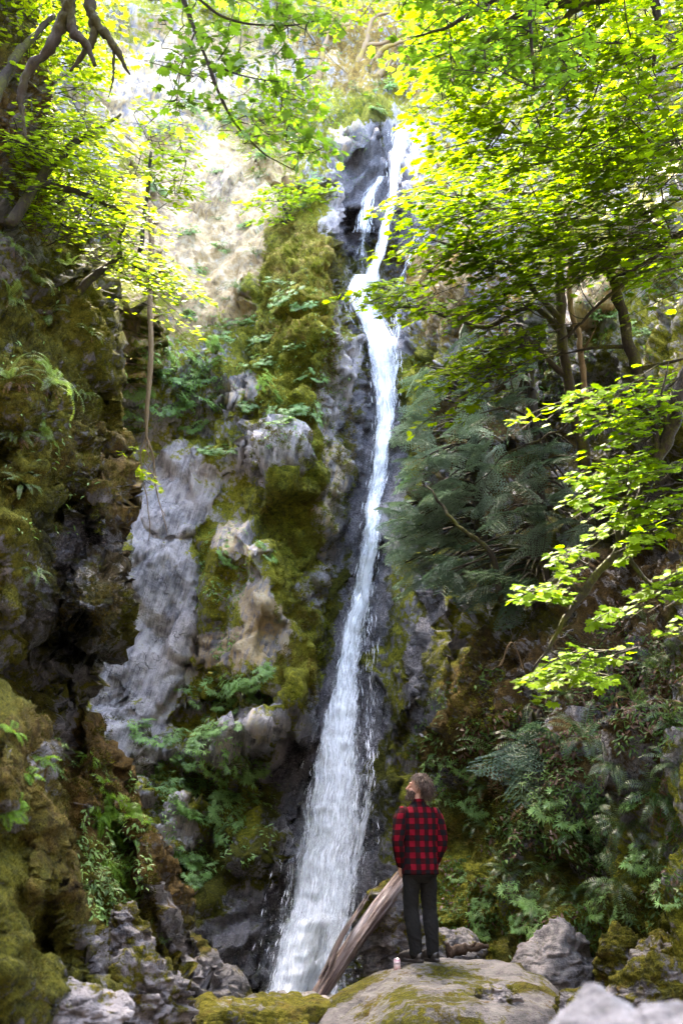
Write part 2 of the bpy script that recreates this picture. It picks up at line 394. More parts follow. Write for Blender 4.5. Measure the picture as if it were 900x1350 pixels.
# --- back wall and right wall: one rock face round the head of the gorge
CTRL = [(-150,-400,25),(-150,0,21),(-150,400,19),(-150,700,17.5),(-150,1000,16.5),(-150,1420,15),(100,-400,34),(100,0,26.5),(100,400,21.5),(100,700,19.8),(100,1000,17.5),(100,1420,15.5),
 (250,-400,42),(250,0,31),(250,150,28),(260,300,26),(260,420,24.2),(230,520,22.9),(210,620,22.8),(210,800,21.8),(180,950,20.5),(240,1100,19.6),(300,1300,18.6),(300,1420,18.4),
 (380,0,35),(380,130,30),(380,250,26.3),(400,330,24.4),(400,450,23.3),(380,560,22.4),(350,650,21.8),(340,800,21),(340,950,20.1),(340,1100,19.5),(340,1300,18.9),
 (450,-400,60),(520,60,34),(450,60,33),(470,150,28.5),(530,-100,44),(520,185,27.2),(520,250,26.7),(490,330,26.3),(480,370,25.4),(500,430,24.7),(505,550,23.9),(495,650,23.1),(485,750,22.4),(465,850,21.7),(450,950,21.1),(440,1080,20.4),(410,1200,19.7),(400,1310,19.2),(420,1420,19),
 (570,200,26),(570,350,24.3),(550,450,23.4),(550,600,21.8),(545,750,20.2),(545,900,19),(535,1050,18),(535,1200,17),(535,1320,16.2),(540,1420,16),
 (650,-400,44),(650,0,28),(650,200,23),(650,400,19.8),(650,600,18.6),(640,750,17.6),(640,900,15.8),(640,1050,14.7),(640,1200,13.8),(640,1300,13.3),(640,1420,13),
 (780,-400,34),(780,0,22),(780,200,18.8),(780,400,15.8),(780,600,15.6),(780,750,14.8),(780,900,12.8),(780,1050,11.9),(780,1200,11.4),(780,1320,11),(780,1420,10.8),
 (900,-400,26),(900,0,18.5),(900,300,14.4),(900,550,13),(900,750,12.2),(900,900,10.9),(900,1100,10),(900,1320,9.4),(900,1420,9.2),(1250,-400,15),(1250,0,11.5),(1250,500,9),(1250,900,7.8),(1250,1320,7),(1250,1420,7)]
STEP = 3.2
gx, gy = np.meshgrid(np.arange(-150, 1251, STEP), np.arange(-160, 1421, STEP))
Y = tps(CTRL)(gx, gy)
wrp = (fbm(np.stack([gx/70, gy/70, gx*0], -1), 3, 3)*40, fbm(np.stack([gx/70, gy/70, gx*0+5], -1), 3, 8)*40)
wx, wy = gx+wrp[0]*.35, gy+wrp[1]*.35
# lumps (toward us) and hollows: x, y, rx, ry, angle, metres, sharpness
LUMPS = [(345,830,75,150,-12,1.5,2.1),(315,975,62,55,-10,1.5,2.1),(305,720,48,42,0,.9,2.2),(400,620,75,210,14,1.3,2),(400,420,75,150,10,.9,2),(250,1085,34,44,-8,1.0,2.4),(335,1100,70,60,-10,.7,2.2),
 (345,1215,105,120,10,1.3,2.5),(395,930,26,60,0,.7,2.4),(172,330,26,120,4,3.0,2.6),(176,450,22,70,8,3.2,2.6),(425,360,40,150,2,.8,2),(320,600,60,30,-10,.3,2),(235,640,60,70,20,.4,2),(200,800,55,150,4,.4,2),
 (548,300,26,120,4,.8,2),(400,210,60,40,0,1.0,2),(640,960,45,110,6,1.0,2.3),(770,380,40,60,0,.9,2.2),(690,1120,90,80,0,.5,2),(570,900,22,180,0,.5,2),(600,1180,60,60,0,.5,2.2),(730,1010,60,40,0,.5,2),(850,960,60,50,0,.5,2.2),(600,380,40,70,20,.7,2.2),(380,1140,40,22,-8,.5,2.6)]
HOLL = [(470,318,30,44,8,1.6,2.0),(300,935,70,20,-10,.9,2),(245,1030,70,30,20,.8,2),(690,560,120,90,0,.9,2),(690,690,110,110,0,.9,2),(290,560,60,30,0,.5,2),(262,870,26,60,10,.5,2),(770,365,15,16,0,1.1,2),(380,1010,26,60,0,.5,2),(495,265,46,110,12,.7,2),(555,1040,40,140,0,.6,2),(470,1000,85,260,6,.5,2),(830,720,90,100,0,.5,2)]
for k_, (x, y, rx, ry, an, m, p) in enumerate(LUMPS):
    Y = Y-(m*.85*block(wx, wy, x, y, rx, ry, an, 50+k_) if p >= 2.2 else m*dome(ell(wx, wy, x, y, rx, ry, an), p))
for (x, y, rx, ry, an, m, p) in HOLL: Y = Y+m*dome(ell(wx, wy, x, y, rx, ry, an), p)
P = at(gx, gy, Y)
nrm = -grid_normals(P); nrm *= np.sign(np.sum(nrm*(CAM-P), -1, keepdims=True))
smoothz = np.clip(1-.75*dome(ell(gx, gy, 470, 900, 70, 420, 6), 2), .25, 1)*np.clip(1-.62*dome(ell(gx, gy, 205, 780, 80, 230, 8), 2), .3, 1)*np.clip(1-.6*dome(ell(gx, gy, 335, 800, 95, 180, -10), 2), .35, 1)*np.clip(1-.5*dome(ell(gx, gy, 265, 240, 150, 230, 0), 2), .4, 1)
P = P+nrm*(rock_detail(P, 1.0, 1, (.2, 1.34, .15))*smoothz)[..., None]
nrm = -grid_normals(P); nrm *= np.sign(np.sum(nrm*(CAM-P), -1, keepdims=True))
moss = paint(gx, gy, [(520,60,500,120,0,.55),(280,300,110,140,0,.12),(300,90,150,70,0,.3),(200,120,80,90,0,.15),(400,360,70,110,10,.85),(380,480,95,90,0,.8),(412,640,75,150,14,.85),(408,800,48,170,6,.85),(330,660,45,35,-20,.7),
 (325,515,35,22,0,.05),(215,690,75,110,15,.12),(200,830,62,190,4,.10),(170,960,60,80,0,.15),(345,605,40,36,0,.12),(300,790,40,130,10,.62),(265,720,28,50,0,.75),(308,712,36,30,0,.08),(345,815,46,70,-14,.08),(300,855,52,28,-28,.08),(290,900,40,40,0,.7),(318,975,55,44,-10,.12),(290,1060,80,60,0,.55),
 (240,1085,26,26,0,.1),(300,1150,80,60,0,.65),(355,1240,80,80,0,.12),(350,1130,50,50,0,.55),(400,1050,28,90,0,.2),(440,600,30,260,6,.25),(470,250,45,90,8,.05),(500,700,45,330,6,.06),(450,1050,80,260,6,.1),(535,250,26,110,0,.1),
 (555,560,40,130,0,.8),(520,900,30,260,3,.55),(540,1130,36,130,0,.62),(575,380,60,80,10,.5),(650,300,90,120,0,.45),(780,400,40,50,0,.1),(700,600,170,160,0,.55),(640,950,40,120,0,.85),(800,900,200,160,0,.5),(620,1150,70,110,0,.85),(760,1150,140,100,0,.6),(700,1240,120,70,0,.85),(860,1230,80,90,0,.8),(270,330,90,90,0,.16),(488,150,45,26,0,.75),(545,850,14,110,8,.08),(553,985,12,50,0,.06)], .5, wrp)
wet = paint(gx, gy, [(500,260,60,130,0,.75),(470,330,36,60,0,1.0),(497,560,42,200,5,.8),(468,800,50,180,5,.85),(430,1060,95,260,5,.95),(345,1240,120,120,0,.9),(385,900,26,170,5,.3),(205,800,70,260,6,.02),(545,850,20,160,8,.7),(560,1000,30,200,0,.6),(310,1150,80,60,0,.6),(300,1000,40,30,0,.3),(720,620,190,240,0,.95),(800,900,200,190,0,.95),(700,1060,190,130,0,.9),(760,1230,200,80,0,.6),(600,1180,60,90,0,.35)], .12, wrp)  # damp rock round the fall; right-wall blobs paint that wall's shade
tan = paint(gx, gy, [(270,250,140,230,0,.9),(170,380,40,160,0,.8),(220,100,170,120,0,.55),(400,90,90,110,0,.6),(325,515,40,24,0,.45),(345,820,60,80,0,.56),(305,715,42,38,0,.5),(318,970,60,48,0,.4),(300,860,70,36,-25,.55),(420,640,40,110,10,.5),(240,1090,36,40,0,.35),(580,370,60,80,0,.7),(780,400,46,60,0,.65),(450,180,30,40,0,.5),(430,100,120,90,0,.5)], .15, wrp)
dry = paint(gx, gy, [(400,340,70,80,0,.45),(380,440,60,40,0,.5),(600,330,120,150,0,.6),(640,940,60,140,0,.6),(760,950,160,120,0,.75),(830,780,100,100,0,.7),(500,70,160,70,0,.6),(650,600,140,130,0,.55),(700,1230,140,60,0,.2),(600,1180,60,80,0,.15)], .12, wrp)
moss = moss+np.clip(nrm[..., 2], -.3, .8)*.28
moss = np.where(moss < .3, moss*.75, moss)
cliff_main = link_surface('cliff', P, True, np.stack([moss, wet, tan, dry], -1), ROCK, 'tall mossy rock face around the head of the gorge behind the waterfall')

# --- left cliffs: rows with a silhouette that turns back behind itself
def side_cliff(sil, ctrl, y0, y1, name, label, lumps, hol, masks, seed, back=(7.0, 70), step=3.6, amp=.62, px0=-330, rim=55, rimd=1.1):
    rows = np.arange(y0, y1+1, step); s = np.array(sil, float); e = np.interp(rows, s[:, 0], s[:, 1])
    e = e+fbm(np.stack([rows/26, rows*0+seed, rows*0], -1), 4, seed)*26
    nf = int((max(e)-px0)/step); nb = 34
    u = np.linspace(0, 1, nf)**.8
    px = px0+(e[:, None]-px0)*u[None]; py = np.repeat(rows[:, None], nf, 1)
    Y = tps(ctrl)(px, py)
    wr = (fbm(np.stack([px/60, py/60, px*0+seed], -1), 3, 3)*36, fbm(np.stack([px/60, py/60, px*0+5+seed], -1), 3, 8)*36)
    ax, ay = px+wr[0]*.4, py+wr[1]*.4
    for k_, (x, y, rx, ry, an, m, p) in enumerate(lumps): Y = Y-m*.5*dome(ell(ax, ay, x, y, rx, ry, an), p)-m*.5*block(ax, ay, x, y, rx, ry, an, seed*9+k_)
    for (x, y, rx, ry, an, m, p) in hol: Y = Y+m*dome(ell(ax, ay, x, y, rx, ry, an), p)
    t = np.clip(1-(e[:, None]-px)/rim, 0, 1); Y = Y+rimd*(1-np.sqrt(np.maximum(1-t*t, 0)))
    b = np.linspace(0, 1, nb+1)[1:]
    pb = e[:, None]-back[1]*(b**1.6)[None]; yb = Y[:, -1:]+back[0]*b[None]
    PX = np.hstack([px, pb]); PY = np.hstack([py, np.repeat(rows[:, None], nb, 1)]); YY = np.hstack([Y, yb])
    P = at(PX, PY, YY)
    n = -grid_normals(P); sg = np.sign(np.sum(n[:, :nf-8]*(CAM-P[:, :nf-8]), -1).mean()); n *= sg
    fade = np.ones(P.shape[:2])
    P = P+n*(rock_detail(P*2.7, amp*.55, seed, (.2, .9, .1))*fade)[..., None]
    n = -grid_normals(P); n *= sg
    wr = (fbm(np.stack([PX/50, PY/50, PX*0+seed], -1), 3, 3)*34, fbm(np.stack([PX/50, PY/50, PX*0+5+seed], -1), 3, 8)*34)
    mk = [paint(PX, PY, bl, ba, wr) for (bl, ba) in masks]
    mk[0] = mk[0]+np.clip(n[..., 2], -.5, .8)*.35
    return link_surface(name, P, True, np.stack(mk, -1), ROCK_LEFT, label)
side_cliff([(-200,70),(0,42),(60,58),(130,58),(200,75),(260,96),(330,128),(380,145),(440,150),(520,148),(600,160),(645,166),(690,161),(740,158),(780,164),(822,170),(845,160),(862,140),(885,128),(920,118),(960,105),(1060,95)],
 [(-330,-200,7.5),(-330,300,6),(-330,700,5.2),(-330,1060,5),(0,-200,10.5),(0,100,9.4),(0,300,8.7),(0,500,8),(0,700,7.5),(0,850,7.3),(0,1060,7.4),(100,300,9.6),(100,500,9.2),(90,640,8.6),(100,720,8.9),(110,800,8.8),(90,900,9.6),(60,1000,9.6),(160,600,9.6),(165,800,9.0),(120,900,9.8)],
 -200, 1060, 'cliff', 'dark overhanging mossy cliff on the left with a jutting nose of rock',
 [(60,560,60,110,0,.7,2.2),(138,800,60,62,0,1.7,2.4),(150,680,26,70,0,.6,2.4),(100,720,50,60,0,.4,2.2),(25,720,50,110,0,.6,2.2),(110,440,40,80,0,.4,2.2),(20,500,40,80,0,.4,2),(20,140,40,90,0,.7,2.4),(140,660,25,45,0,.5,2.2)],
 [(78,672,30,18,-20,1.0,2),(86,838,34,34,0,1.1,2),(104,888,40,36,0,1.5,2),(35,900,40,40,0,.8,2),(65,300,50,60,0,.5,2),(132,560,8,60,0,.4,2),(80,940,16,60,0,.6,2)],
 [([(100,720,46,70,0,.25),(80,800,50,40,0,.4),(100,900,50,60,0,.42),(60,940,40,50,0,.45),(40,660,60,90,0,.8),(60,500,90,120,0,.7),(150,815,26,28,0,.7),(20,180,50,80,0,.6),(0,320,60,60,0,.35),(95,250,40,60,0,.4)], .62), ([(95,770,85,140,0,.95)], .25), ([], .05), ([(100,620,60,100,0,.45),(150,700,30,160,0,.6),(20,150,60,100,0,.6),(60,270,60,60,0,.6)], .10)], 21)  # dark blob in the second mask paints shade into the recess
side_cliff([(860,-260),(890,-40),(905,8),(930,38),(960,52),(1000,62),(1060,80),(1130,95),(1200,112),(1260,132),(1320,150),(1440,175)],
 [(-330,860,4),(-330,1440,3.2),(0,890,6.2),(0,1000,5.8),(0,1150,5.5),(0,1350,5.2),(60,1000,6.3),(90,1150,6.3),(130,1350,6.2),(0,1440,5)],
 860, 1440, 'cliff', 'near mossy rock columns at the bottom left, golden with moss',
 [(15,1000,26,90,0,.4,2.3),(50,1090,24,110,-4,.35,2.3),(20,1200,40,90,0,.3,2.2),(85,1210,26,90,-4,.3,2.3),(30,1300,50,60,0,.3,2.2)], [(36,1080,8,90,-3,.3,2),(66,1230,8,80,-5,.3,2),(104,1280,8,50,-5,.2,2)],
 [([(60,1000,18,50,0,.3),(10,1080,20,40,0,.55),(120,1270,20,60,-8,.2),(60,1320,60,50,0,.6)], .85), ([], .05), ([], .1), ([(40,1020,60,120,0,.55),(80,1150,50,120,0,.5)], .15)], 33, back=(4, 60), step=4.0, amp=.34, rim=30, rimd=.5)
side_cliff([(850,-300),(885,-60),(915,60),(935,106),(950,120),(975,138),(1000,156),(1040,168),(1085,192),(1092,208),(1130,224),(1180,242),(1225,258),(1265,290),(1300,318),(1322,338),(1345,350),(1440,400)],
 [(-330,850,7),(-330,1440,6),(60,900,9.2),(120,960,10.2),(60,1100,8.4),(150,1100,9.9),(200,1150,10.5),(250,1250,11.5),(330,1320,12.8),(150,1250,8.9),(200,1320,9.5),(100,1420,7.4),(350,1440,11.5)],
 850, 1440, 'cliff', 'sloping rock rib with dry brown moss and a fern-filled gully, left of the pool',
 [(120,1020,40,70,10,.5,2.2),(190,1130,20,60,-18,.4,2.2),(175,1060,22,60,-10,.35,2.2),(285,1290,40,46,-40,.5,2.4),(225,1220,16,80,-20,.3,2.2)], [(150,1130,22,110,-18,.7,2),(185,1250,20,60,-30,.4,2),(95,970,14,60,0,.5,2),(258,1262,8,40,-20,.3,2)],
 [([(80,960,24,60,0,.15),(235,1230,26,70,-22,.15),(290,1290,50,44,-38,.08),(250,1320,40,30,0,.15),(210,1110,12,40,-15,.45)], .72), ([], .08), ([], .1), ([(120,1030,60,90,0,.85),(200,1130,50,100,-15,.9),(160,1220,60,60,0,.35)], .4)], 47, back=(6, 40), step=4.0, amp=.42, rim=34, rimd=.9)

# --- ground: one sheet to the horizon, rising to the rocks we stand on
n = 260
gxx = np.sign(np.linspace(-1, 1, n))*np.abs(np.linspace(-1, 1, n))**4*900
X, Yg = np.meshgrid(gxx, gxx+8)
sky_blocker = np.maximum(sstep(-3, -17, Yg), sstep(7, 16, np.abs(X))*sstep(9, 4, Yg))  # unseen hill behind and beside the camera, added to block low sky
Z = -.95+30*sky_blocker*(1+.2*fbm(st3(X*.1, Yg*.1, 0.0), 3, 9))+.9*sstep(4.5, 1.0, Yg)*sstep(9, 4, np.abs(X))+fbm(np.stack([X*.5, Yg*.5, X*0], -1), 3, 4)*.3-1.15*sstep(1.2, -.2, X)*sstep(11.2, 13, Yg)+.6*sstep(1.0, 2.2, X)*sstep(14, 11, Yg)*sstep(5, 8, Yg)
g = Geo(); PG = np.stack([X, Yg, Z], -1)
mk = np.stack([np.full(X.shape, .2), np.full(X.shape, .5), np.full(X.shape, .1), np.full(X.shape, .3)], -1)
g.add(PG.reshape(-1, 3), grid_faces(n, n, True)[:, ::-1], mk.reshape(-1, 4)); o = g.build('ground', ROCK_LEFT); tag(o, 'damp stony ground on the gorge floor', kind='structure')
# ------------------------------------------------------------------ waterfall
def water_material():
    m, nt = newmat('falling_water')
    fl = nd(nt, 'Attribute', attribute_name='flow').outputs['Vector']
    dens, edge, seed, al = sepattr(nt)
    ofs = nd(nt, 'CombineXYZ', {0: math_(nt, 'MULTIPLY', seed, 37.0), 1: math_(nt, 'MULTIPLY', seed, 11.0), 2: 0.0}).outputs[0]
    v = nd(nt, 'VectorMath', {0: fl, 1: ofs}, operation='ADD').outputs[0]
    a = noise(nt, mapping(nt, v, (0, 0, 0), (5, .55, 1)), 1, 5, .65, .6)
    b = noise(nt, mapping(nt, v, (0, 0, 0), (22, 1.6, 1)), 1, 5, .7, .4)
    c = noise(nt, mapping(nt, v, (0, 0, 0), (60, 11, 1)), 1, 3, .7)
    k = math_(nt, 'ADD', math_(nt, 'MULTIPLY', math_(nt, 'SUBTRACT', a, .5), 1.5), math_(nt, 'ADD', math_(nt, 'MULTIPLY', math_(nt, 'SUBTRACT', b, .5), 1.9), math_(nt, 'MULTIPLY', math_(nt, 'SUBTRACT', c, .5), .8)))
    f = sm(nt, math_(nt, 'ADD', dens, k), .02, .85)
    bp = nd(nt, 'Bump', {'Height': math_(nt, 'ADD', b, math_(nt, 'MULTIPLY', c, .5)), 'Strength': .6, 'Distance': .05}).outputs[0]
    foam = nd(nt, 'BsdfDiffuse', {'Color': (.86, .88, .9, 1), 'Normal': bp}); tr = nd(nt, 'BsdfTranslucent', {'Color': (.8, .83, .86, 1)})
    fm = nd(nt, 'MixShader', {0: .35, 1: foam.outputs[0], 2: tr.outputs[0]})
    gl = nd(nt, 'BsdfGlossy', {'Color': (1, 1, 1, 1), 'Roughness': .2, 'Normal': bp})
    fm2 = nd(nt, 'MixShader', {0: .08, 1: fm.outputs[0], 2: gl.outputs[0]})
    t = nd(nt, 'BsdfTransparent')
    mx = nd(nt, 'MixShader', {0: math_(nt, 'MULTIPLY', f, .97), 1: t.outputs[0], 2: fm2.outputs[0]})
    finish(nt, mx.outputs[0]); return m
WATER = water_material()
DROPS = plain('white_water_drops', (.86, .88, .9), .35, .03)
def depth_at(px, py):
    h = hit(px, py); return h[0][1] if h else 22.0
def fall_sheet(geo, sp, cl, layers, nu=16, dy=5.0, lift=.10, slope=0.0):
    """sheet(s) of water hugging the rock along cl = (y, x, half width, density)"""
    cl = np.array(cl, float); rows = np.arange(cl[0, 0], cl[-1, 0]+1, dy)
    cx = np.interp(rows, cl[:, 0], cl[:, 1]); hw = np.interp(rows, cl[:, 0], cl[:, 2]); de = np.interp(rows, cl[:, 0], cl[:, 3])
    cx = cx+fbm(np.stack([rows/40, rows*0+cl[0, 1], rows*0], -1), 3, 2)*5
    us = np.linspace(-1, 1, nu)
    D = np.zeros((len(rows), nu))
    for i, y in enumerate(rows):
        for j, u in enumerate(us):
            D[i, j] = min(depth_at(cx[i]+u*hw[i], y), depth_at(cx[i]+u*hw[i]+2.5, y-3))
    # falling water does not follow every ledge: it cannot move back toward the rock quickly
    K = 6
    Dp = np.pad(D, ((K, K), (2, 2)), 'edge'); sm_ = np.zeros_like(D)
    for a in range(2*K+1):
        for b in range(5): sm_ += Dp[a:a+len(rows), b:b+nu]
    sm_ /= (2*K+1)*5
    ks = (np.arange(len(rows))*dy*slope)[:, None]; D = np.minimum.accumulate(np.minimum(D, sm_)+ks, axis=0)-ks          # falling water never swings back under a ledge
    for L in range(layers):
        wob = fbm(st3(us[None]*3, rows[:, None]/22, L*3.0), 3, 60+L)*.22
        px = cx[:, None]+us[None]*hw[:, None]*(1+.05*L)+fbm(st3(us[None]*2, rows[:, None]/30, L*7.0), 3, 70+L)*6
        YY = D-lift-.09*L-np.abs(wob)*(1-us[None]**2)
        Pw = at(px, rows[:, None]+0*us[None], YY)
        s = np.concatenate([[0], np.cumsum(np.linalg.norm(np.diff(Pw[:, nu//2], axis=0), axis=1))])
        U = st3(us[None]*hw[:, None]/pxm(D.mean()), s[:, None], 0.0)
        e = (1-np.abs(us[None])**2.2)
        dd = de[:, None]*(.35+.85*e)-.75*(1-e)-.10*L
        C = np.stack(np.broadcast_arrays(dd, e, .13+.21*L+cl[0, 1]/900, 0.0), -1)
        geo.add(Pw.reshape(-1, 3), grid_faces(len(rows), nu, True), C.reshape(-1, 4), U.reshape(-1, 3))
    # loose threads and drops thrown off the sheet
    for _ in range(int(len(rows)*np.mean(hw)*1.4*sp[1])):
        i = int(rng.random()**.8*(len(rows)-14)); u = np.clip(rng.normal(0, .5), -1.2, 1.2); n = int(rng.integers(2, 4))
        k = np.arange(n); k = np.minimum(i+k, len(rows)-1)
        j = int((np.clip(u, -1, 1)+1)/2*(nu-1))
        x = cx[k]+u*hw[k]+rng.normal(0, 1.0, n)*.6; z = D[k, j]-lift-rng.random()*.35
        Pt = at(x, rows[k], z); w = (.0018+.0038*rng.random()**2)*np.sin(np.linspace(.25, 2.9, n))
        Vt = np.concatenate([Pt-np.array([1, 0, 0])*w[:, None], Pt+np.array([1, 0, 0])*w[:, None]]); q = np.arange(n-1)
        sp[0].add(Vt, np.stack([q, q+n, q+n+1, q+1], 1))
    return cx, hw, rows, D
wg = Geo(); dg = Geo()
fall_sheet(wg, (dg, .5), [(166,535,18,.42),(185,529,15,.5),(210,522,10,.55),(250,518,7,.6),(275,516,7,.8),(310,506,8,.9),(345,495,8,.95),(372,488,13,.95)], 2, 12)
fall_sheet(wg, (dg, .5), [(166,549,8,.55),(190,550,7,.7),(222,547,5,.3),(262,545,4,-.2)], 1, 6)
fall_sheet(wg, (dg, 1.5), [(232,502,5,.2),(255,488,6,.3),(285,479,8,.2),(310,477,12,.05),(340,478,13,.0),(368,480,12,.1)], 2, 10)
fall_sheet(wg, (dg, .5), [(362,480,20,.6),(378,476,20,.85),(400,478,20,.75),(425,491,24,.6),(450,502,23,.75),(490,506,20,.76),(530,508,16,.78),(570,506,13,.74),(610,500,12,.7),(650,495,12,.74),(690,490,13,.76),(740,485,13,.76),(790,475,14,.76),(840,464,17,.74),(880,458,20,.5),(920,453,23,-.5)], 3, 18)
fall_sheet(wg, (dg, .12), [(838,465,14,-.5),(880,458,18,.5),(930,452,24,.82),(980,447,31,.74),(1030,443,42,.67),(1080,437,50,.60),(1130,431,56,.54),(1180,423,60,.56),(1230,413,62,.64),(1280,402,63,.74),(1338,390,64,.8)], 3, 24, slope=.0085)
fall_sheet(wg, (dg, .4), [(800,486,8,.1),(870,488,10,.0),(940,486,10,.1),(1000,488,9,.0),(1060,484,9,.35),(1110,474,8,.6),(1160,464,8,.55),(1220,450,9,.5),(1290,436,9,.5),(1335,425,9,.5)], 1, 8)
fall_sheet(wg, (dg, .4), [(300,552,4,-.1),(400,520,7,-.2),(430,522,8,.25),(500,521,7,.4),(560,515,5,.2)], 1, 6)
for k in range(2600):                                              # splash where the water lands
    a = rng.normal(0, 1); p = at(388+a*34, 1316, 18.7-abs(rng.normal(0, .35)))+np.array([0, 0, abs(rng.normal(0, .42))]); w = rng.uniform(.003, .011); l = w*rng.uniform(1, 3)
    dg.add([p+[-w, 0, 0], p+[0, 0, -l], p+[w, 0, 0], p+[0, 0, l]], [[0, 1, 2, 3]])
wr_ = thing('waterfall', 'white waterfall dropping in two tiers down the dark rock cleft', 'waterfall', at(410, 1318, 19)); wr_['kind'] = 'structure'
hang(wr_, wg.build('water_sheet', WATER)); hang(wr_, dg.build('spray', DROPS, smooth=False))
pool = Geo(); pool.add([(-14, 9, -1.62), (8, 9, -1.62), (8, 21, -1.62), (-14, 21, -1.62)], [[0, 1, 2, 3]])
m, nt = newmat('pool_water'); co = objco(nt)
finish(nt, nd(nt, 'BsdfPrincipled', {'Base Color': (.02, .03, .03, 1), 'Roughness': .08, 'Normal': nd(nt, 'Bump', {'Height': noise(nt, co, 4, 4), 'Strength': .4, 'Distance': .05}).outputs[0]}).outputs[0])
tag(pool.build('water', m), 'dark shallow pool at the foot of the waterfall', kind='structure')
# ------------------------------------------------------------------ leaves
def fan_leaf(outline, fold=.18, droop=.15):
    """a leaf lying in xy with its stalk end at the origin: triangles fanned from the midrib foot"""
    o = np.array(outline, float); pts = np.vstack([o, (o*np.array([-1, 1]))[::-1][1:-1] if abs(o[0, 0]) < 1e-6 and abs(o[-1, 0]) < 1e-6 else (o*np.array([-1, 1]))[::-1]])
    c = np.array([[0, .33]]); V = np.vstack([c, pts]); k = len(pts)
    z = -fold*0+np.abs(V[:, 0])*fold-droop*(V[:, 1]**2+V[:, 0]**2)
    V3 = np.column_stack([V, z]); F = np.array([[0, 1+i, 1+(i+1) % k] for i in range(k)])
    return V3, F[:, ::-1]
MAPLE = fan_leaf([(0, 1.0), (.08, .80), (.16, .74), (.15, .62), (.30, .80), (.42, .83), (.45, .70), (.42, .58), (.56, .56), (.62, .46), (.50, .38), (.40, .33), (.50, .20), (.46, .10), (.30, .12), (.08, .02), (0, .04)])
MAPLE_FAR = fan_leaf([(0, 1.0), (.14, .68), (.42, .80), (.38, .52), (.62, .44), (.36, .28), (.44, .08), (0, .05)])
OVAL = (np.array([(0, 0, 0), (.13, .28, .04), (.16, .55, .03), (.08, .82, -.05), (0, 1, -.14), (-.08, .82, -.05), (-.16, .55, .03), (-.13, .28, .04), (0, .5, 0)]), np.array([[8, i, (i+1) % 8] for i in range(8)]))
SLIM = (np.array([(0, 0, 0), (.13, .45, .02), (0, 1, -.12), (-.13, .45, .02)], float), np.array([[0, 1, 2, 3]]))
def rnd_rot(n, up, spread, fwd=None):
    N = np.asarray(up, float)+rng.normal(0, spread, (n, 3)); D = rng.normal(0, 1, (n, 3)) if fwd is None else fwd+rng.normal(0, .3, (n, 3))
    return frames(N, D)
def lcol(n): return np.column_stack([rng.random(n), rng.random(n), np.zeros((n, 2))])

M_MAPLE = leaf_material('maple_leaf', (.046, .088, .003), (.078, .138, .002), .6, .4, ((.075, .105, .004), (.12, .165, .003)), .05)
M_MAPLE_SUNNY = leaf_material('sunny_maple_leaf', (.085, .135, .006), (.125, .20, .005), .6, .4, ((.12, .15, .008), (.19, .23, .006)), .04)  # brighter copy of the maple leaf, sunlight put into its colour
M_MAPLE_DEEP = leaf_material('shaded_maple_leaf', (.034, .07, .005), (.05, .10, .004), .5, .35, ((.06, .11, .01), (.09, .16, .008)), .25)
M_FERN = leaf_material('fern_frond', (.034, .062, .018), (.04, .07, .010), .5, .3, ((.055, .085, .035), (.06, .09, .015)), .35)  # frond colour lowered to carry the right wall's shade
M_FERN_FRESH = leaf_material('fresh_fern_frond', (.06, .125, .012), (.10, .18, .01), .4, .4, None, .15)
M_DEAD = leaf_material('withered_frond', (.14, .075, .035), (.08, .04, .015), .5, .5)
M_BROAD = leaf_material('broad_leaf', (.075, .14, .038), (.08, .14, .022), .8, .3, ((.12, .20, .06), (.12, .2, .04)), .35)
M_BROAD_DARK = leaf_material('shade_leaf', (.026, .056, .012), (.03, .06, .008), .5, .35, ((.055, .095, .02), (.06, .10, .012)), .22)  # leaf colour darkened, right wall's shade put into it
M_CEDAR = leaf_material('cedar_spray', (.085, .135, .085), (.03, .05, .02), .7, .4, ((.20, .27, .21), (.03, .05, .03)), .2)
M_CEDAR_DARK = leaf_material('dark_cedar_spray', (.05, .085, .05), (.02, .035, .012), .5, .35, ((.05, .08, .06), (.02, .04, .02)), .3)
M_LITTER = leaf_material('dead_leaf', (.085, .048, .028), (.03, .012, .006), .6, .5)
M_STEM = bark_material('plant_stem', (.05, .06, .02), (.11, .12, .04), .3, sc=4)
M_BARK = bark_material('mossy_bark', (.02, .016, .012), (.075, .062, .05), .5, (.07, .07, .010))
M_BARK_MOSSY = bark_material('thick_mossy_bark', (.012, .009, .006), (.05, .038, .022), .6, (.038, .034, .008))
M_BARK_DARK = bark_material('dark_mossy_bark', (.014, .012, .009), (.05, .042, .034), .5, (.06, .065, .010))
M_BARK_SUNNY = bark_material('sunlit_mossy_bark', (.12, .08, .05), (.24, .17, .10), .55, (.20, .15, .03))  # rim tree bark tinted gold, warm sunlight put into the colour
M_ROOT = bark_material('pale_root', (.14, .09, .05), (.30, .22, .13), .12, sc=3)

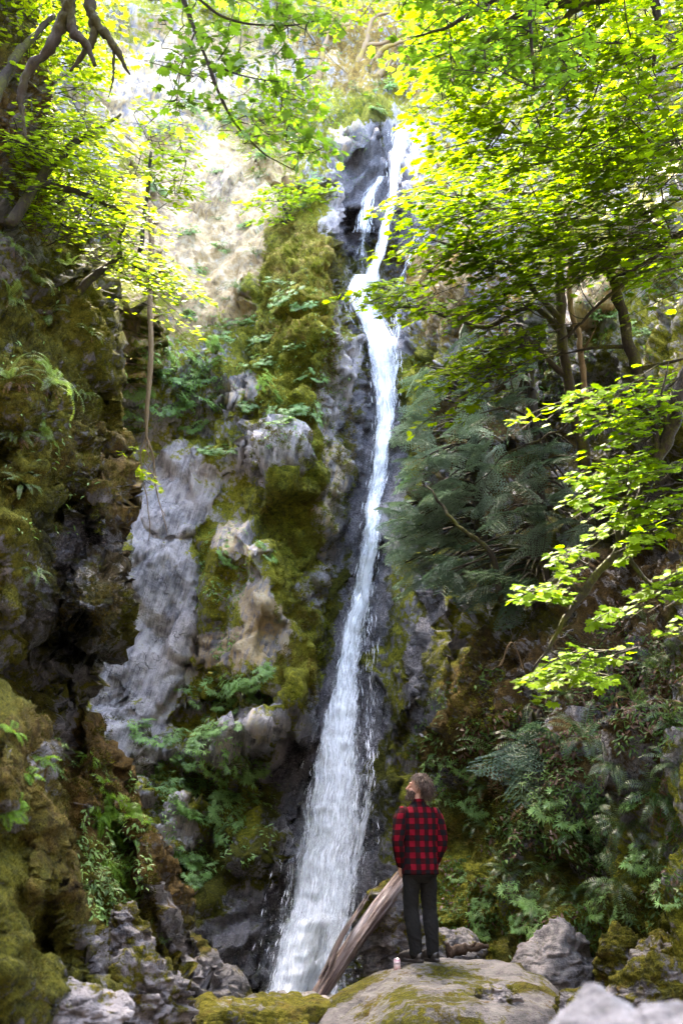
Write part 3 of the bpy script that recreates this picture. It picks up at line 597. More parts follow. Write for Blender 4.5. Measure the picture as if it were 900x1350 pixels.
# ------------------------------------------------------------------ ferns and broad-leaved plants (built once, then copied)
def frond(geo, az, L, el0, curl, npin, pl, twist=0.0, lw=.16, sag=0.0):
    t = np.linspace(0, 1, npin+2); el = el0-curl*t**1.2
    st = L/(npin+1); hx = np.cumsum(np.cos(el))*st; hz = np.cumsum(np.sin(el))*st
    ca, sa = math.cos(az), math.sin(az); bend = twist*t**2
    Pm = np.column_stack([hx*ca-bend*sa*L, hx*sa+bend*ca*L, hz])
    T = np.gradient(Pm, axis=0); T /= np.linalg.norm(T, axis=1, keepdims=True)
    S = np.cross(T, np.array([0, 0, 1.0])); S /= np.maximum(np.linalg.norm(S, axis=1, keepdims=True), 1e-6); N = np.cross(S, T)
    r1, r2 = rng.random(), rng.random()
    for s in (-1, 1):
        for k in range(1, npin+1):
            f = t[k]; l = pl*(math.sin(math.pi*min(1, f*.82+.16))**.75)*(1+.08*rng.normal()); w = lw*pl*.5
            d = S[k]*s*.93+T[k]*.34-N[k]*(.10+sag*rng.random()); p = Pm[k]
            V = [p-T[k]*w*.5, p+d*l*.5+T[k]*w*.75+N[k]*.01*pl, p+d*l, p+d*l*.45-T[k]*w*.7]
            geo.add(V, [[0, 1, 2, 3]] if s > 0 else [[3, 2, 1, 0]], (r1, r2, 0, 0))
    w = .006*L; V = np.vstack([Pm-S*w, Pm+S*w]); n = len(Pm); q = np.arange(n-1)
    geo.add(V, np.stack([q, q+1, q+n+1, q+n], 1), (.2, 0, 0, 0))
def fern_protos(mat, kind, n):
    out = []
    for v in range(n):
        g = Geo(); gd = Geo(); nf = int(rng.integers(11, 17))
        for k in range(nf):
            az = k*2*math.pi/nf*1.0+rng.normal(0, .25)
            frond(g, az, rng.uniform(.75, 1.05), rng.uniform(.55, 1.25), rng.uniform(1.3, 2.3), 20, .13 if kind == 'sword' else .26, rng.normal(0, .12), .22 if kind == 'sword' else .16, .2)
        for k in range(9): frond(gd, rng.uniform(0, 6.3), rng.uniform(.4, .8), rng.uniform(-.6, .2), rng.uniform(.8, 1.4), 12, .07, rng.normal(0, .2), .2, .6)
        out.append((g.mesh('fronds', False), gd.mesh('withered_fronds', False)))
        out[-1][0].materials.append(mat); out[-1][1].materials.append(M_DEAD)
    return out
M_FERN_LEFT = leaf_material('left_fern_frond', (.065, .11, .03), (.08, .13, .015), .5, .3, ((.10, .14, .06), (.10, .14, .02)), .35)
SWORD_LEFT = fern_protos(M_FERN_LEFT, 'sword', 3)
SWORD = fern_protos(M_FERN, 'sword', 4); LADY = fern_protos(M_FERN_FRESH, 'lady', 3)
def broad_protos(mat, n, leaflets=7, tiers=(13, 19), size=.185, tmpl=OVAL, flat=.35, spread=.55):
    out = []
    for v in range(n):
        g = Geo(); gs = Geo()
        for k in range(int(rng.integers(*tiers))):
            az = rng.uniform(0, 6.3); L = rng.uniform(.3, .75); el = rng.uniform(.2, 1.2)
            P1 = np.array([math.cos(az)*math.cos(el), math.sin(az)*math.cos(el), math.sin(el)])*L
            mid = P1*.5+np.array([0, 0, .08]); tube(gs, [(0, 0, 0), mid, P1], [.012, .009, .005], 4, smoothn=5)
            for q in range(int(rng.integers(3, 6))):
                a2 = az+rng.normal(0, .9); l2 = rng.uniform(.12, .3)
                b = P1*rng.uniform(.55, 1)+np.array([math.cos(a2)*l2, math.sin(a2)*l2, rng.uniform(-.03, .09)])
                tube(gs, [P1*.8, b], [.005, .003], 3, cap=False)
                c = lcol(1)[0]; a0 = a2; leafc = np.clip(c[None]+rng.normal(0, .16, (leaflets, 4)), 0, 1)
                ph = a0+np.linspace(-1.9, 1.9, leaflets)+rng.normal(0, .08, leaflets)
                D = np.column_stack([np.cos(ph), np.sin(ph), np.full(leaflets, -flat)+rng.normal(0, .12, leaflets)])
                N = np.array([math.cos(a0)*.35, math.sin(a0)*.35, 1])+rng.normal(0, .16, 3)+rng.normal(0, .16, (leaflets, 3))
                sc = size*rng.uniform(.8, 1.15)*(.72+.28*np.cos((ph-a0)*.8))
                stamp(g, tmpl[0], tmpl[1], np.repeat(b[None], leaflets, 0), frames(N, D), sc, leafc)
        out.append((g.mesh('leaves', False), gs.mesh('stems', True))); out[-1][0].materials.append(mat); out[-1][1].materials.append(M_STEM)
    return out
NARROW = (OVAL[0]*np.array([.62, 1, 1]), OVAL[1])
SPIKY = broad_protos(M_BROAD, 6, 7, (12, 18), .20, NARROW, .45); LOWLEAF = broad_protos(M_BROAD_DARK, 4, 3, (8, 13), .16, OVAL, .2)
def plant(protos, names, name, pos, nrm, size, label, cat, group, up=.6, k=None, squash=1.0):
    t = thing(name, label, cat, pos, group)
    z = Vector(nrm)*(1-up)+Vector((0, 0, 1))*up; z.normalize()
    q = z.to_track_quat('Z', 'Y'); t.rotation_mode = 'QUATERNION'
    t.rotation_quaternion = q @ Matrix.Rotation(rng.uniform(0, 6.28), 3, 'Z').to_quaternion()
    t.scale = (size, size, size*squash)
    v = protos[int(rng.integers(len(protos)))] if k is None else protos[k]
    for m, nm in zip(v, names):
        o = bpy.data.objects.new(nm, m); COL.objects.link(o); o.parent = t
    return t
ORD = ['first', 'second', 'third', 'fourth', 'fifth', 'sixth', 'seventh', 'eighth', 'ninth', 'tenth', 'eleventh', 'twelfth', 'thirteenth', 'fourteenth', 'fifteenth', 'sixteenth', 'seventeenth', 'eighteenth', 'nineteenth', 'twentieth', 'twenty-first', 'twenty-second', 'twenty-third', 'twenty-fourth', 'twenty-fifth', 'twenty-sixth', 'twenty-seventh', 'twenty-eighth', 'twenty-ninth', 'thirtieth']
def row(spots, protos, names, name, what, where, cat, group, up=.6, squash=1.0, sink=.03):
    """plants at photo pixels (x, y, width in pixels), counted from the top down"""
    spots = sorted(spots, key=lambda s: s[1])
    for k, s in enumerate(spots):
        h = hit(s[0], s[1])
        if h is None: continue
        p, n, d = h; sz = s[2]/pxm(p[1])/(1.12 if protos is SPIKY else 1.3)
        w = what if len(s) < 4 else s[3]
        o = 'topmost' if k == 0 else 'lowest' if k == len(spots)-1 else ORD[k]+' from the top'
        plant(protos, names, name, p-n*sink, n, sz, f'{w} {where}, {o}', cat, group, up, squash=squash)
FN = ('fronds', 'withered_fronds'); LN = ('leaves', 'stems')
row([(12,395,80),(45,372,76),(62,425,72),(68,505,96),(12,500,80),(52,575,76),(30,640,50),(45,760,46),(110,520,44),(20,330,60),(120,440,40),(90,350,50),(25,580,50)], SWORD_LEFT, FN, 'sword_fern', 'dark sword fern with brown hanging skirt', 'on the overhanging left cliff', 'fern', 'sword ferns on the left cliff', .55)
row([(270,258,34),(288,290,26),(336,335,36),(312,380,48),(298,395,30),(400,275,48),(372,262,36),(340,235,44),(250,200,34),(205,180,40),(385,130,34),(230,345,22)], SWORD, FN, 'sword_fern', 'grey-green tussocky fern', 'on the pale beige rock beside the upper fall', 'fern', 'ferns on the pale upper rock', .6)
row([(700,985,90),(770,975,95),(835,930,80),(880,955,80),(745,915,70),(770,880,80),(860,880,80),(870,1050,90),(825,1090,85),(760,1105,70),(700,1060,80),(655,1010,90),(640,1090,60),(720,1150,60),(670,1150,50),(815,1165,85),(760,1180,80),(880,1120,80),(640,1040,60),(810,1010,70),(890,1010,70),(705,1200,50),(850,820,70),(890,860,70)], SWORD, FN, 'sword_fern', 'drooping dark sword fern', 'on the shaded right wall', 'fern', 'sword ferns on the right wall', .55)
row([(20,965,40),(8,1075,44),(125,1075,60),(150,1100,76),(140,1050,50),(165,1075,46),(140,1140,60),(160,1165,50),(120,1000,30),(190,1085,30),(35,1020,46),(58,1000,50)], LADY, FN, 'lady_fern', 'fresh green fern', 'in the lower left gully', 'fern', 'ferns on the lower left rocks', .5)
row([(180,470,60),(215,468,60),(250,480,60),(205,500,64),(172,510,56),(240,508,64),(275,492,50),(165,545,56),(200,535,60),(235,545,60),(265,530,56),(290,520,40),(180,572,46),(255,565,50),(225,520,60),(300,450,44),(285,468,46),(320,430,44)], SPIKY, LN, 'leafy_shrub', 'pale green broad-leaved shrub', 'in the patch above the grey slab', 'shrub', 'broad-leaved shrubs above the grey slab', .55, .7)
row([(345,482,44),(355,525,50),(378,545,50),(335,535,40),(400,545,46),(395,505,40),(415,555,30),(365,560,44),(385,460,34),(380,395,50),(400,405,40),(365,375,36),(300,598,46),(280,600,40),(345,450,34),(420,500,34)], SPIKY, LN, 'leafy_shrub', 'small pale broad-leaved shrub', 'on the mossy buttress left of the fall', 'shrub', 'broad-leaved shrubs on the mossy buttress', .55, .6)
row([(250,910,46),(285,912,56),(320,900,56),(335,895,50),(345,920,44),(270,930,44),(305,935,44),(200,972,56),(290,965,44),(275,985,50),(250,1000,40),(240,1020,60),(275,1015,50),(300,1010,56),(330,1015,44),(210,1040,50),(260,1050,60),(285,1065,56),(310,1060,50),(240,1070,44),(270,1085,50),(300,1085,50),(275,1110,60),(245,1130,44),(255,1155,44),(270,1140,40),(190,1020,40),(300,740,36),(350,735,40),(300,1100,34)], SPIKY, LN, 'leafy_shrub', 'green broad-leaved shrub', 'between the boulders below the grey slab', 'shrub', 'broad-leaved shrubs between the lower boulders', .5, .7)
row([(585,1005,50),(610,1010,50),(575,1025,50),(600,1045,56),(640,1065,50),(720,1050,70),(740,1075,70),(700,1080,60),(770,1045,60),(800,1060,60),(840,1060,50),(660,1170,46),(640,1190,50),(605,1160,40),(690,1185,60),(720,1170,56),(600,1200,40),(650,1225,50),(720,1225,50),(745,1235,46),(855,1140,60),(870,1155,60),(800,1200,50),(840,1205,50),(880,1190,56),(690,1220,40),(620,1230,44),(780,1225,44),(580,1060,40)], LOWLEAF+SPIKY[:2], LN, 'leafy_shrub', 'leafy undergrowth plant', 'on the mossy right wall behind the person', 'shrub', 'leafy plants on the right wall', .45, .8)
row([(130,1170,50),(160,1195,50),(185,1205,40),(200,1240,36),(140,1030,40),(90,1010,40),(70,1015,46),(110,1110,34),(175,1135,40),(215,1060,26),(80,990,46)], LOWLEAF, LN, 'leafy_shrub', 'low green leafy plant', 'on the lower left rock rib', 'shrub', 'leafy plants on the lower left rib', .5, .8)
row([(560,520,40),(545,570,40),(575,560,44),(535,640,36),(560,690,40),(525,700,30),(600,330,50),(640,270,50),(560,330,40),(620,230,50),(690,330,50),(590,440,44),(660,400,50),(800,420,50),(850,440,56),(830,340,50),(880,380,50),(480,140,44),(500,150,40),(440,205,50),(420,240,44),(460,180,36),(410,170,60),(390,215,50),(360,190,50),(440,160,50),(470,120,40),(510,120,50),(550,140,44)], LOWLEAF+SPIKY[:3], LN, 'leafy_shrub', 'small leafy bush', 'beside the upper fall', 'shrub', 'leafy bushes fringing the fall', .5, .8)
# ground cover nobody could count
def cover(name, label, polys, n, size, mat, tmpl, up=.6, drop=0.0, pxcap=9.0, thr=-.02):
    g = Geo(); pos = []; nr = []
    for (cx, cy, rx, ry, wgt) in polys:
        for _ in range(int(n*wgt)):
            a = rng.uniform(0, 6.28); r = math.sqrt(rng.random()); h = hit(cx+rx*r*math.cos(a), cy+ry*r*math.sin(a))
            if h: pos.append(h[0]+h[1]*.015); nr.append(h[1])
    pos = np.array(pos); nr = np.array(nr); k = fbm(pos*1.3, 2, 77) > thr
    pos, nr = pos[k], nr[k]; n = len(pos)
    Nn = nr*(1-up)+np.array([0, 0, up])+rng.normal(0, .3, (n, 3)); D = nr*.8+rng.normal(0, .8, (n, 3))-np.array([0, 0, drop])
    stamp(g, tmpl[0], tmpl[1], pos, frames(Nn, D), np.minimum(size, pxcap/FPX*pos[:, 1])*rng.uniform(.6, 1.3, n), lcol(n))
    tag(g.build(name, mat, smooth=False), label, 'ground cover', kind='stuff')
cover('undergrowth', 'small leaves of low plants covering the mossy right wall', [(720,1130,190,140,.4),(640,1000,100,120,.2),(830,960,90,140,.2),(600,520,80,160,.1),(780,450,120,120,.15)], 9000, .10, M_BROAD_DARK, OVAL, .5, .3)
cover('undergrowth', 'small leaves of low plants on the left rocks and the buttress', [(390,480,70,130,.2),(300,780,40,100,.15),(290,1060,80,90,.25),(150,1120,50,110,.2),(60,560,80,200,.03),(370,200,120,90,.25),(250,470,90,80,.2)], 6000, .09, M_BROAD, OVAL, .5, .3)
cover('dead_leaves', 'brown dead leaves caught on the ledges of the right wall', [(720,1100,190,140,.5),(830,880,80,90,.3),(700,980,100,60,.3)], 2400, .10, M_LITTER, OVAL, .3, .8)

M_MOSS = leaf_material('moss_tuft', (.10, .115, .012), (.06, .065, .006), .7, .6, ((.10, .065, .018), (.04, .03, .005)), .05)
M_MOSS_DARK = leaf_material('shaded_moss_tuft', (.052, .056, .007), (.03, .032, .003), .7, .6, ((.055, .036, .01), (.02, .016, .003)), .05)  # moss tuft copy darkened, shade of the left cliffs painted in
_t = []
for k in range(5):
    a = k*1.257; c_, s_ = math.cos(a), math.sin(a); _t += [(c_*.12-s_*.1, s_*.12+c_*.1, 0), (c_*.12+s_*.1, s_*.12-c_*.1, 0), (c_*.75, s_*.75, .75)]
TUFT = (np.array(_t), np.arange(15).reshape(5, 3))
def moss_cover(label, polys, n, size, mat):
    g = Geo(); pos = []; nr = []
    for (cx, cy, rx, ry, wgt) in polys:
        for _ in range(int(n*wgt)):
            a = rng.uniform(0, 6.28); r = math.sqrt(rng.random()); h = hit(cx+rx*r*math.cos(a), cy+ry*r*math.sin(a))
            if h: pos.append(h[0]); nr.append(h[1])
    pos = np.array(pos); nr = np.array(nr); k = fbm(pos*2.2, 3, 78) > -.06; pos, nr = pos[k], nr[k]; n = len(pos)
    c = lcol(n); c[:, 1] = np.clip(.5+fbm(pos*1.1, 2, 5)*1.6, 0, 1)
    stamp(g, TUFT[0], TUFT[1], pos-nr*.01, frames(nr+np.array([0, 0, .25])+rng.normal(0, .3, (n, 3)), rng.normal(0, 1, (n, 3))), np.minimum(size, 5.5/FPX*pos[:, 1])*rng.uniform(.5, 1.4, n), c)
    tag(g.build('moss', mat, smooth=False), label, 'moss', kind='stuff')
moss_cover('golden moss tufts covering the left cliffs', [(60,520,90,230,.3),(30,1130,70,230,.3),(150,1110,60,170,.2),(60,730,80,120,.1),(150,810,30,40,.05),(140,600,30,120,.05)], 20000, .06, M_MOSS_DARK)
moss_cover('moss tufts on the buttress and the right wall', [(400,400,60,120,.25),(400,600,70,140,.2),(400,800,40,140,.12),(620,1150,90,120,.18),(640,960,50,120,.1),(720,1240,130,50,.15)], 16000, .09, M_MOSS)

row([(220,170,30),(255,150,30),(290,330,26),(250,310,28),(225,390,30),(245,420,30),(330,180,34),(300,160,30),(320,300,24),(262,360,24),(205,250,34),(350,210,34),(285,230,22)], SPIKY, LN, 'leafy_shrub', 'small hanging tuft of leaves', 'on the pale beige cliff', 'shrub', 'tufts on the beige cliff', .4, 1.0)
# ------------------------------------------------------------------ trees
def inside(poly, x, y):
    c = False; n = len(poly)
    for i in range(n):
        (x1, y1), (x2, y2) = poly[i], poly[i-1]
        if (y1 > y) != (y2 > y) and x < (x2-x1)*(y-y1)/(y2-y1)+x1: c = not c
    return c
def pick(poly, n):
    xs = [p[0] for p in poly]; ys = [p[1] for p in poly]; out = []
    while len(out) < n:
        x, y = rng.uniform(min(xs), max(xs)), rng.uniform(min(ys), max(ys))
        if inside(poly, x, y): out.append((x, y))
    return out
TOCAM = np.array([0, -1.0, -.15])
def fan(gl, C, D, L, W, nl, size, tmpl, lean, sprd=.32, toned=None):
    """one flat, drooping spray of leaves; returns its foot and tip"""
    D = D/np.linalg.norm(D); S = np.cross(D, [0, 0, 1.0]); S /= np.linalg.norm(S)
    t = rng.random(nl)**.85; w = W*np.sin(math.pi*(t*.78+.14)); s = rng.uniform(-1, 1, nl)*w*.5
    Pn = C+D*((t-.5)*L)[:, None]+S*s[:, None]; Pn[:, 2] -= .22*L*(t-.2)**2+.35*s*s/max(W, .1)+rng.normal(0, .02, nl)
    N = np.array([0, 0, 1.0])+lean*.55+D*.25*t[:, None]+rng.normal(0, sprd, (nl, 3))
    Dl = D*.7+S*np.sign(s)[:, None]*.8+rng.normal(0, .45, (nl, 3))-np.array([0, 0, .25])
    c = lcol(nl); c[:, 1] = np.clip((t*.6+rng.random(nl)*.5)*rng.uniform(.3, 1.0), 0, 1)
    stamp(gl, tmpl[0], tmpl[1], Pn, frames(N, Dl), size*rng.uniform(.55, 1.15, nl), c)
    a = C-D*.5*L; return a, C+D*.45*L-np.array([0, 0, .12*L]), S
def maple(name, label, group, limbs, groups, bark, leafmat, twigmat=None, trunk_ns=9, rough=.35, extra=None, cat='tree'):
    """limbs: polylines of (x, y, distance, radius); groups: fans of leaves filling a region"""
    b = limbs[0][0]; base = at(b[0], b[1], b[2]); root = thing(name, label, cat, base, group)
    gt = Geo(); gb = Geo(); gl = Geo(); nodes = []
    for k, l in enumerate(limbs):
        l = np.array(l, float); Pl = at(l[:, 0], l[:, 1], l[:, 2]); n = max(8, len(l)*7)
        Q = spline(Pl, n); r = np.interp(np.linspace(0, 1, n), np.linspace(0, 1, len(l)), l[:, 3])
        Q = Q+st3(fbm(Q*3, 2, 5), fbm(Q*3+7, 2, 5), fbm(Q*3+13, 2, 5))*.06*min(1, np.mean(r)*20)
        tube(gt, Q, r, trunk_ns, rough=rough, seed=k); nodes += list(Q[n//4 if k == 0 else 1:])
    nodes = np.array(nodes) if nodes else np.zeros((0, 3)); segs = []
    for gr in groups:
        ctr = pick(gr['poly'], gr['n']); y0, yx, yy, jit = gr['Y']; fs = []
        for (x, y) in ctr:
            Yc = y0+yx*(x-450)/100+yy*(y-400)/100+rng.normal(0, jit)
            C = at(x, y, Yc); az = gr['az']+rng.normal(0, gr.get('daz', .5))
            D = np.array([math.cos(az), math.sin(az), gr.get('slope', -.28)+rng.normal(0, .12)])
            L = gr['L']*rng.uniform(.6, 1.3); fs.append((C, D, L, L*rng.uniform(.4, .7)))
        fs.sort(key=lambda f: np.min(np.linalg.norm(nodes-f[0], axis=1)))
        for (C, D, L, W) in fs:
            nl = int(gr['nl']*rng.uniform(.6, 1.3)*(L/gr['L']))
            a, tip, S = fan(gl, C, D, L, W, nl, gr['size'], gr.get('tmpl', MAPLE), TOCAM*gr.get('lean', .8), gr.get('sprd', .32))
            q = nodes[np.argmin(np.linalg.norm(nodes-a, axis=1))]; dist = np.linalg.norm(q-a)
            rr = gr.get('twig', .012)
            mid = (q+a)/2+np.array([0, 0, -.08*dist])+rng.normal(0, .05*dist, 3)
            if dist < gr.get('reach', 6):
                tube(gb, [q, mid, a, C, tip], [rr*1.25, rr, rr*.8, rr*.55, rr*.25], 4, cap=False, smoothn=10)
                nodes = np.vstack([nodes, [mid], [a], [C]])
            else: tube(gb, [a, C, tip], [rr*.8, rr*.55, rr*.25], 4, cap=False, smoothn=6)
            for t in (.2, .45, .7):
                for s in (-1, 1):
                    p = a+(tip-a)*t; e = p+S*s*W*.4+D*L*.16-np.array([0, 0, .05*L]); tube(gb, [p, e], [rr*.4, rr*.2], 3, cap=False)
    hang(root, gt.build('trunk', bark))
    if groups: hang(root, gb.build('twigs', twigmat or bark)); hang(root, gl.build('crown', leafmat, smooth=False))
    return root
PIv = math.pi
maple('maple_tree', 'tall mossy maple with layered lime green sprays leaning left from the right wall', 'maples around the gorge',
 [[(775,700,15,.10),(768,600,14.4,.09),(748,500,14,.08),(738,400,13.7,.075),(735,250,13.4,.065),(733,100,13.2,.055),(738,-120,13,.08)],
  [(742,440,13.8,.06),(700,405,14,.05),(640,430,14.4,.04),(570,412,14.8,.03),(500,400,15,.015)], [(735,250,13.4,.06),(690,255,13.8,.05),(620,230,14.5,.03)], [(738,380,13.7,.05),(790,340,12.8,.04),(850,330,12,.035),(910,300,11,.03)],
  [(738,420,13.7,.05),(680,360,13.9,.04),(620,330,14.2,.03),(560,315,14.6,.015)], [(748,500,14,.05),(690,450,14,.03),(640,470,14.3,.02)]],
 [dict(poly=[(565,200),(900,150),(900,400),(830,340),(760,370),(700,430),(640,480),(600,510),(575,470),(585,400),(530,305)], n=200, Y=(14.6,-.9,0,.6), az=PIv+.35, L=1.35, nl=36, size=.14, lean=.65, sprd=.17),
  dict(poly=[(450,400),(490,372),(560,372),(620,400),(560,420),(500,415)], n=16, Y=(15,-.3,0,.3), az=PIv+.2, L=1.0, nl=26, size=.135, lean=.9),
  dict(poly=[(570,480),(700,430),(700,470),(640,530),(590,540)], n=22, Y=(14.6,-.6,0,.4), az=PIv+.2, L=1.1, nl=22, size=.13, lean=.5)], M_BARK, M_MAPLE)
maple('maple_tree', 'maple whose bright canopy fills the upper right corner, with dark mossy limbs', 'maples around the gorge',
 [[(960,120,9,.12),(930,20,9.2,.11),(860,-20,9.5,.09),(780,0,9.8,.07),(700,10,10,.05),(640,55,10.2,.03),(598,82,10.4,.012)], [(780,0,9.8,.05),(745,25,9.9,.045),(740,60,10,.035),(742,110,10,.02)], [(860,-20,9.5,.06),(868,30,9.6,.05),(860,90,9.8,.02)], [(930,20,9.2,.08),(880,-80,9.4,.07),(700,-110,10,.06),(560,-60,10.5,.04)]],
 [dict(poly=[(560,-40),(920,-40),(920,210),(760,220),(620,230),(560,170),(580,60)], n=200, Y=(11.5,-.35,0,.7), az=PIv+.4, L=1.1, nl=30, size=.125, lean=.55, sprd=.2, twig=.009)], M_BARK_DARK, M_MAPLE)
maple('maple_tree', 'near maple bough of deeper green leaves hanging into the top right', 'maples around the gorge',
 [[(760,-140,7.4,.07),(720,-60,7.6,.05),(660,-10,7.8,.035),(600,30,8,.02),(540,50,8.2,.01)], [(720,-60,7.6,.03),(700,20,7.6,.02),(705,120,7.7,.008)]],
 [dict(poly=[(480,-30),(720,-40),(780,60),(720,150),(640,110),(560,100),(520,50)], n=50, Y=(8,-.15,0,.35), az=PIv+.6, L=.62, nl=16, size=.095, lean=.2, twig=.007, daz=.9)], M_BARK_DARK, M_MAPLE_DEEP)
maple('maple_tree', 'glowing yellow-green maple bough arching down in front of the dark right wall', 'maples around the gorge',
 [[(990,330,7,.075),(940,420,7.1,.068),(897,510,7.3,.062),(882,575,7.4,.055),(850,640,7.5,.048),(815,720,7.6,.04),(772,778,7.7,.03),(735,828,7.8,.018),(700,885,7.9,.008)], [(850,640,7.5,.03),(866,585,7.4,.025),(848,540,7.4,.02),(800,535,7.5,.01)], [(815,720,7.6,.025),(812,680,7.5,.02),(830,640,7.4,.012),(770,640,7.6,.006)], [(882,575,7.4,.03),(868,530,7.3,.025),(880,505,7.3,.012)], [(772,778,7.7,.02),(740,770,7.7,.012),(722,800,7.8,.005)], [(815,720,7.6,.02),(860,770,7.4,.014),(900,770,7.2,.01)]],
 [dict(poly=[(726,524),(760,508),(900,484),(905,560),(830,580),(775,592),(745,560)], n=30, Y=(7.5,-.05,0,.2), az=PIv+.35, L=.62, nl=20, size=.092, lean=.6, twig=.007, sprd=.2),
  dict(poly=[(764,615),(830,602),(905,610),(905,690),(850,720),(800,690),(775,655)], n=34, Y=(7.5,-.05,0,.2), az=PIv+.45, L=.6, nl=20, size=.092, lean=.6, twig=.007, sprd=.2),
  dict(poly=[(720,730),(772,706),(780,730),(742,780),(706,838),(700,800)], n=10, Y=(7.8,0,0,.12), az=PIv+.9, L=.5, nl=15, size=.09, lean=.6, twig=.006, sprd=.2),
  dict(poly=[(848,775),(905,745),(905,830),(855,805)], n=9, Y=(7.3,0,0,.12), az=PIv+.3, L=.5, nl=15, size=.09, lean=.6, twig=.006, sprd=.2),
  dict(poly=[(688,860),(735,838),(795,850),(802,905),(750,918),(705,900)], n=16, Y=(7.8,0,0,.15), az=PIv+.7, L=.5, nl=15, size=.09, lean=.6, twig=.006, sprd=.2),
  dict(poly=[(770,790),(800,780),(815,830),(785,835)], n=4, Y=(7.7,0,0,.1), az=PIv+.7, L=.4, nl=9, size=.1, lean=1.0, twig=.006, sprd=.2)], M_BARK_DARK, M_MAPLE)
maple('maple_tree', 'thin dark maple branch with large hanging leaves at the top centre left', 'maples around the gorge',
 [[(215,-130,6,.03),(232,-40,6,.022),(247,10,6.05,.018),(272,82,6.1,.014),(303,150,6.2,.010),(345,200,6.3,.007),(392,226,6.4,.003)], [(240,-20,6,.012),(300,25,6.1,.01),(370,34,6.2,.007),(430,26,6.3,.003)], [(256,45,6.1,.008),(238,95,6.2,.006),(232,150,6.2,.002)], [(272,82,6.1,.008),(320,100,6.2,.006),(380,110,6.3,.003)]],
 [dict(poly=[(195,-30),(440,-30),(445,20),(415,90),(405,140),(418,215),(385,235),(340,195),(290,150),(238,160),(215,80)], n=90, Y=(6.2,.04,0,.15), az=PIv*1.6, L=.42, nl=9, size=.082, lean=.35, twig=.004, daz=1.0, sprd=.5),
  dict(poly=[(-150,-460),(800,-460),(800,-70),(-150,-70)], n=330, Y=(9.5,0,0,.8), az=PIv*1.5, L=1.5, nl=30, size=.2, lean=.2, tmpl=MAPLE_FAR, twig=.012, daz=1.2, reach=6)], M_BARK_DARK, M_MAPLE_DEEP)  # second group: unseen crown overhead, added to shade the near rocks
maple('maple_tree', 'small-leaved maple glowing yellow-green over the top of the left cliff', 'maples around the gorge',
 [[(96,398,9.3,.05),(112,376,9.2,.045),(135,355,9.2,.035),(155,338,9.2,.025),(162,300,9.3,.012)], [(155,338,9.2,.02),(185,355,9.2,.014),(215,368,9.3,.006)], [(10,300,8.4,.06),(50,240,8.6,.05),(100,190,9,.04),(160,150,9.4,.02)], [(50,240,8.6,.04),(120,260,9,.03),(180,290,9.4,.015)], [(-20,160,8.2,.06),(20,80,8.6,.05),(70,20,9.2,.03)]],
 [dict(poly=[(0,190),(70,110),(110,100),(140,190),(170,250),(205,330),(235,372),(205,412),(182,385),(150,350),(110,320),(60,280),(20,300),(0,280)], n=140, Y=(9.4,.12,0,.35), az=-.5, L=.95, nl=32, size=.078, lean=.7, sprd=.2, tmpl=MAPLE_FAR, twig=.006),
  dict(poly=[(0,-30),(130,-30),(150,50),(110,110),(40,90),(0,150)], n=85, Y=(10.2,.1,0,.5), az=-.5, L=.9, nl=26, size=.085, lean=.5, tmpl=MAPLE_FAR, twig=.006)], M_BARK_DARK, M_MAPLE_SUNNY)
maple('maple_sapling', 'little yellow-green maple seedling on the nose of the left cliff', None,
 [[(150,640,9.9,.014),(160,620,9.8,.012),(168,600,9.8,.006)]], [dict(poly=[(150,592),(178,584),(192,604),(190,632),(172,645),(152,625)], n=10, Y=(9.8,0,0,.15), az=-.3, L=.42, nl=15, size=.075, lean=.9, tmpl=MAPLE_FAR, twig=.005)], M_BARK_DARK, M_MAPLE_SUNNY, cat='sapling')
maple('maple_tree', 'bare mossy boughs without leaves hanging at the top left corner', 'maples around the gorge',
 [[(110,-160,7,.09),(96,-40,7,.07),(88,10,7,.055),(74,45,7,.045),(46,88,7,.038),(28,118,7,.033),(30,150,7,.024),(36,186,7,.01)], [(90,5,7,.05),(96,42,7,.042),(114,58,7,.036),(126,84,7,.012)], [(110,-160,7,.08),(122,-30,7.1,.06),(122,20,7.1,.05),(136,45,7.1,.042),(154,68,7.1,.032),(171,98,7.1,.008)], [(122,15,7.1,.04),(124,48,7.1,.034),(112,70,7.1,.026),(96,94,7.1,.008)], [(150,62,7.1,.014),(150,96,7.1,.011),(144,128,7.1,.005)], [(38,108,7,.012),(55,122,7,.004)]], [], M_BARK_MOSSY, None, rough=.6)
maple('rim_tree', 'golden lit forked tree leaning right above the waterfall lip', 'trees on the rim above the fall',
 [[(432,160,31,.20),(448,130,31,.19),(462,102,31,.17),(470,85,31,.13),(482,58,31,.10),(488,32,31,.07),(500,20,31,.05),(540,12,31,.02)], [(464,100,31,.14),(490,84,31,.12),(505,65,31,.10),(530,55,31,.05),(550,52,31,.02)], [(482,60,31,.08),(510,55,31,.07),(530,46,31,.05),(545,38,31,.02)]],
 [dict(poly=[(380,-40),(600,-40),(590,50),(540,70),(500,20),(430,40)], n=50, Y=(32,0,0,1.2), az=-1.2, L=2.2, nl=26, size=.2, lean=.5, tmpl=MAPLE_FAR, daz=1.2, twig=.02)], M_BARK_SUNNY, M_MAPLE_SUNNY)
maple('rim_tree', 'pale slanting tree trunk just left of the waterfall lip', 'trees on the rim above the fall',
 [[(455,165,30.5,.20),(478,135,30.5,.18),(495,105,30.5,.15),(510,85,30.5,.12),(525,70,30.5,.06)]],
 [dict(poly=[(460,120),(500,90),(560,110),(560,160),(520,165),(480,160)], n=26, Y=(31,0,0,.6), az=-1.2, L=1.6, nl=26, size=.16, lean=.6, tmpl=MAPLE_FAR, daz=1.2, twig=.015)], M_BARK_SUNNY, M_MAPLE_SUNNY)
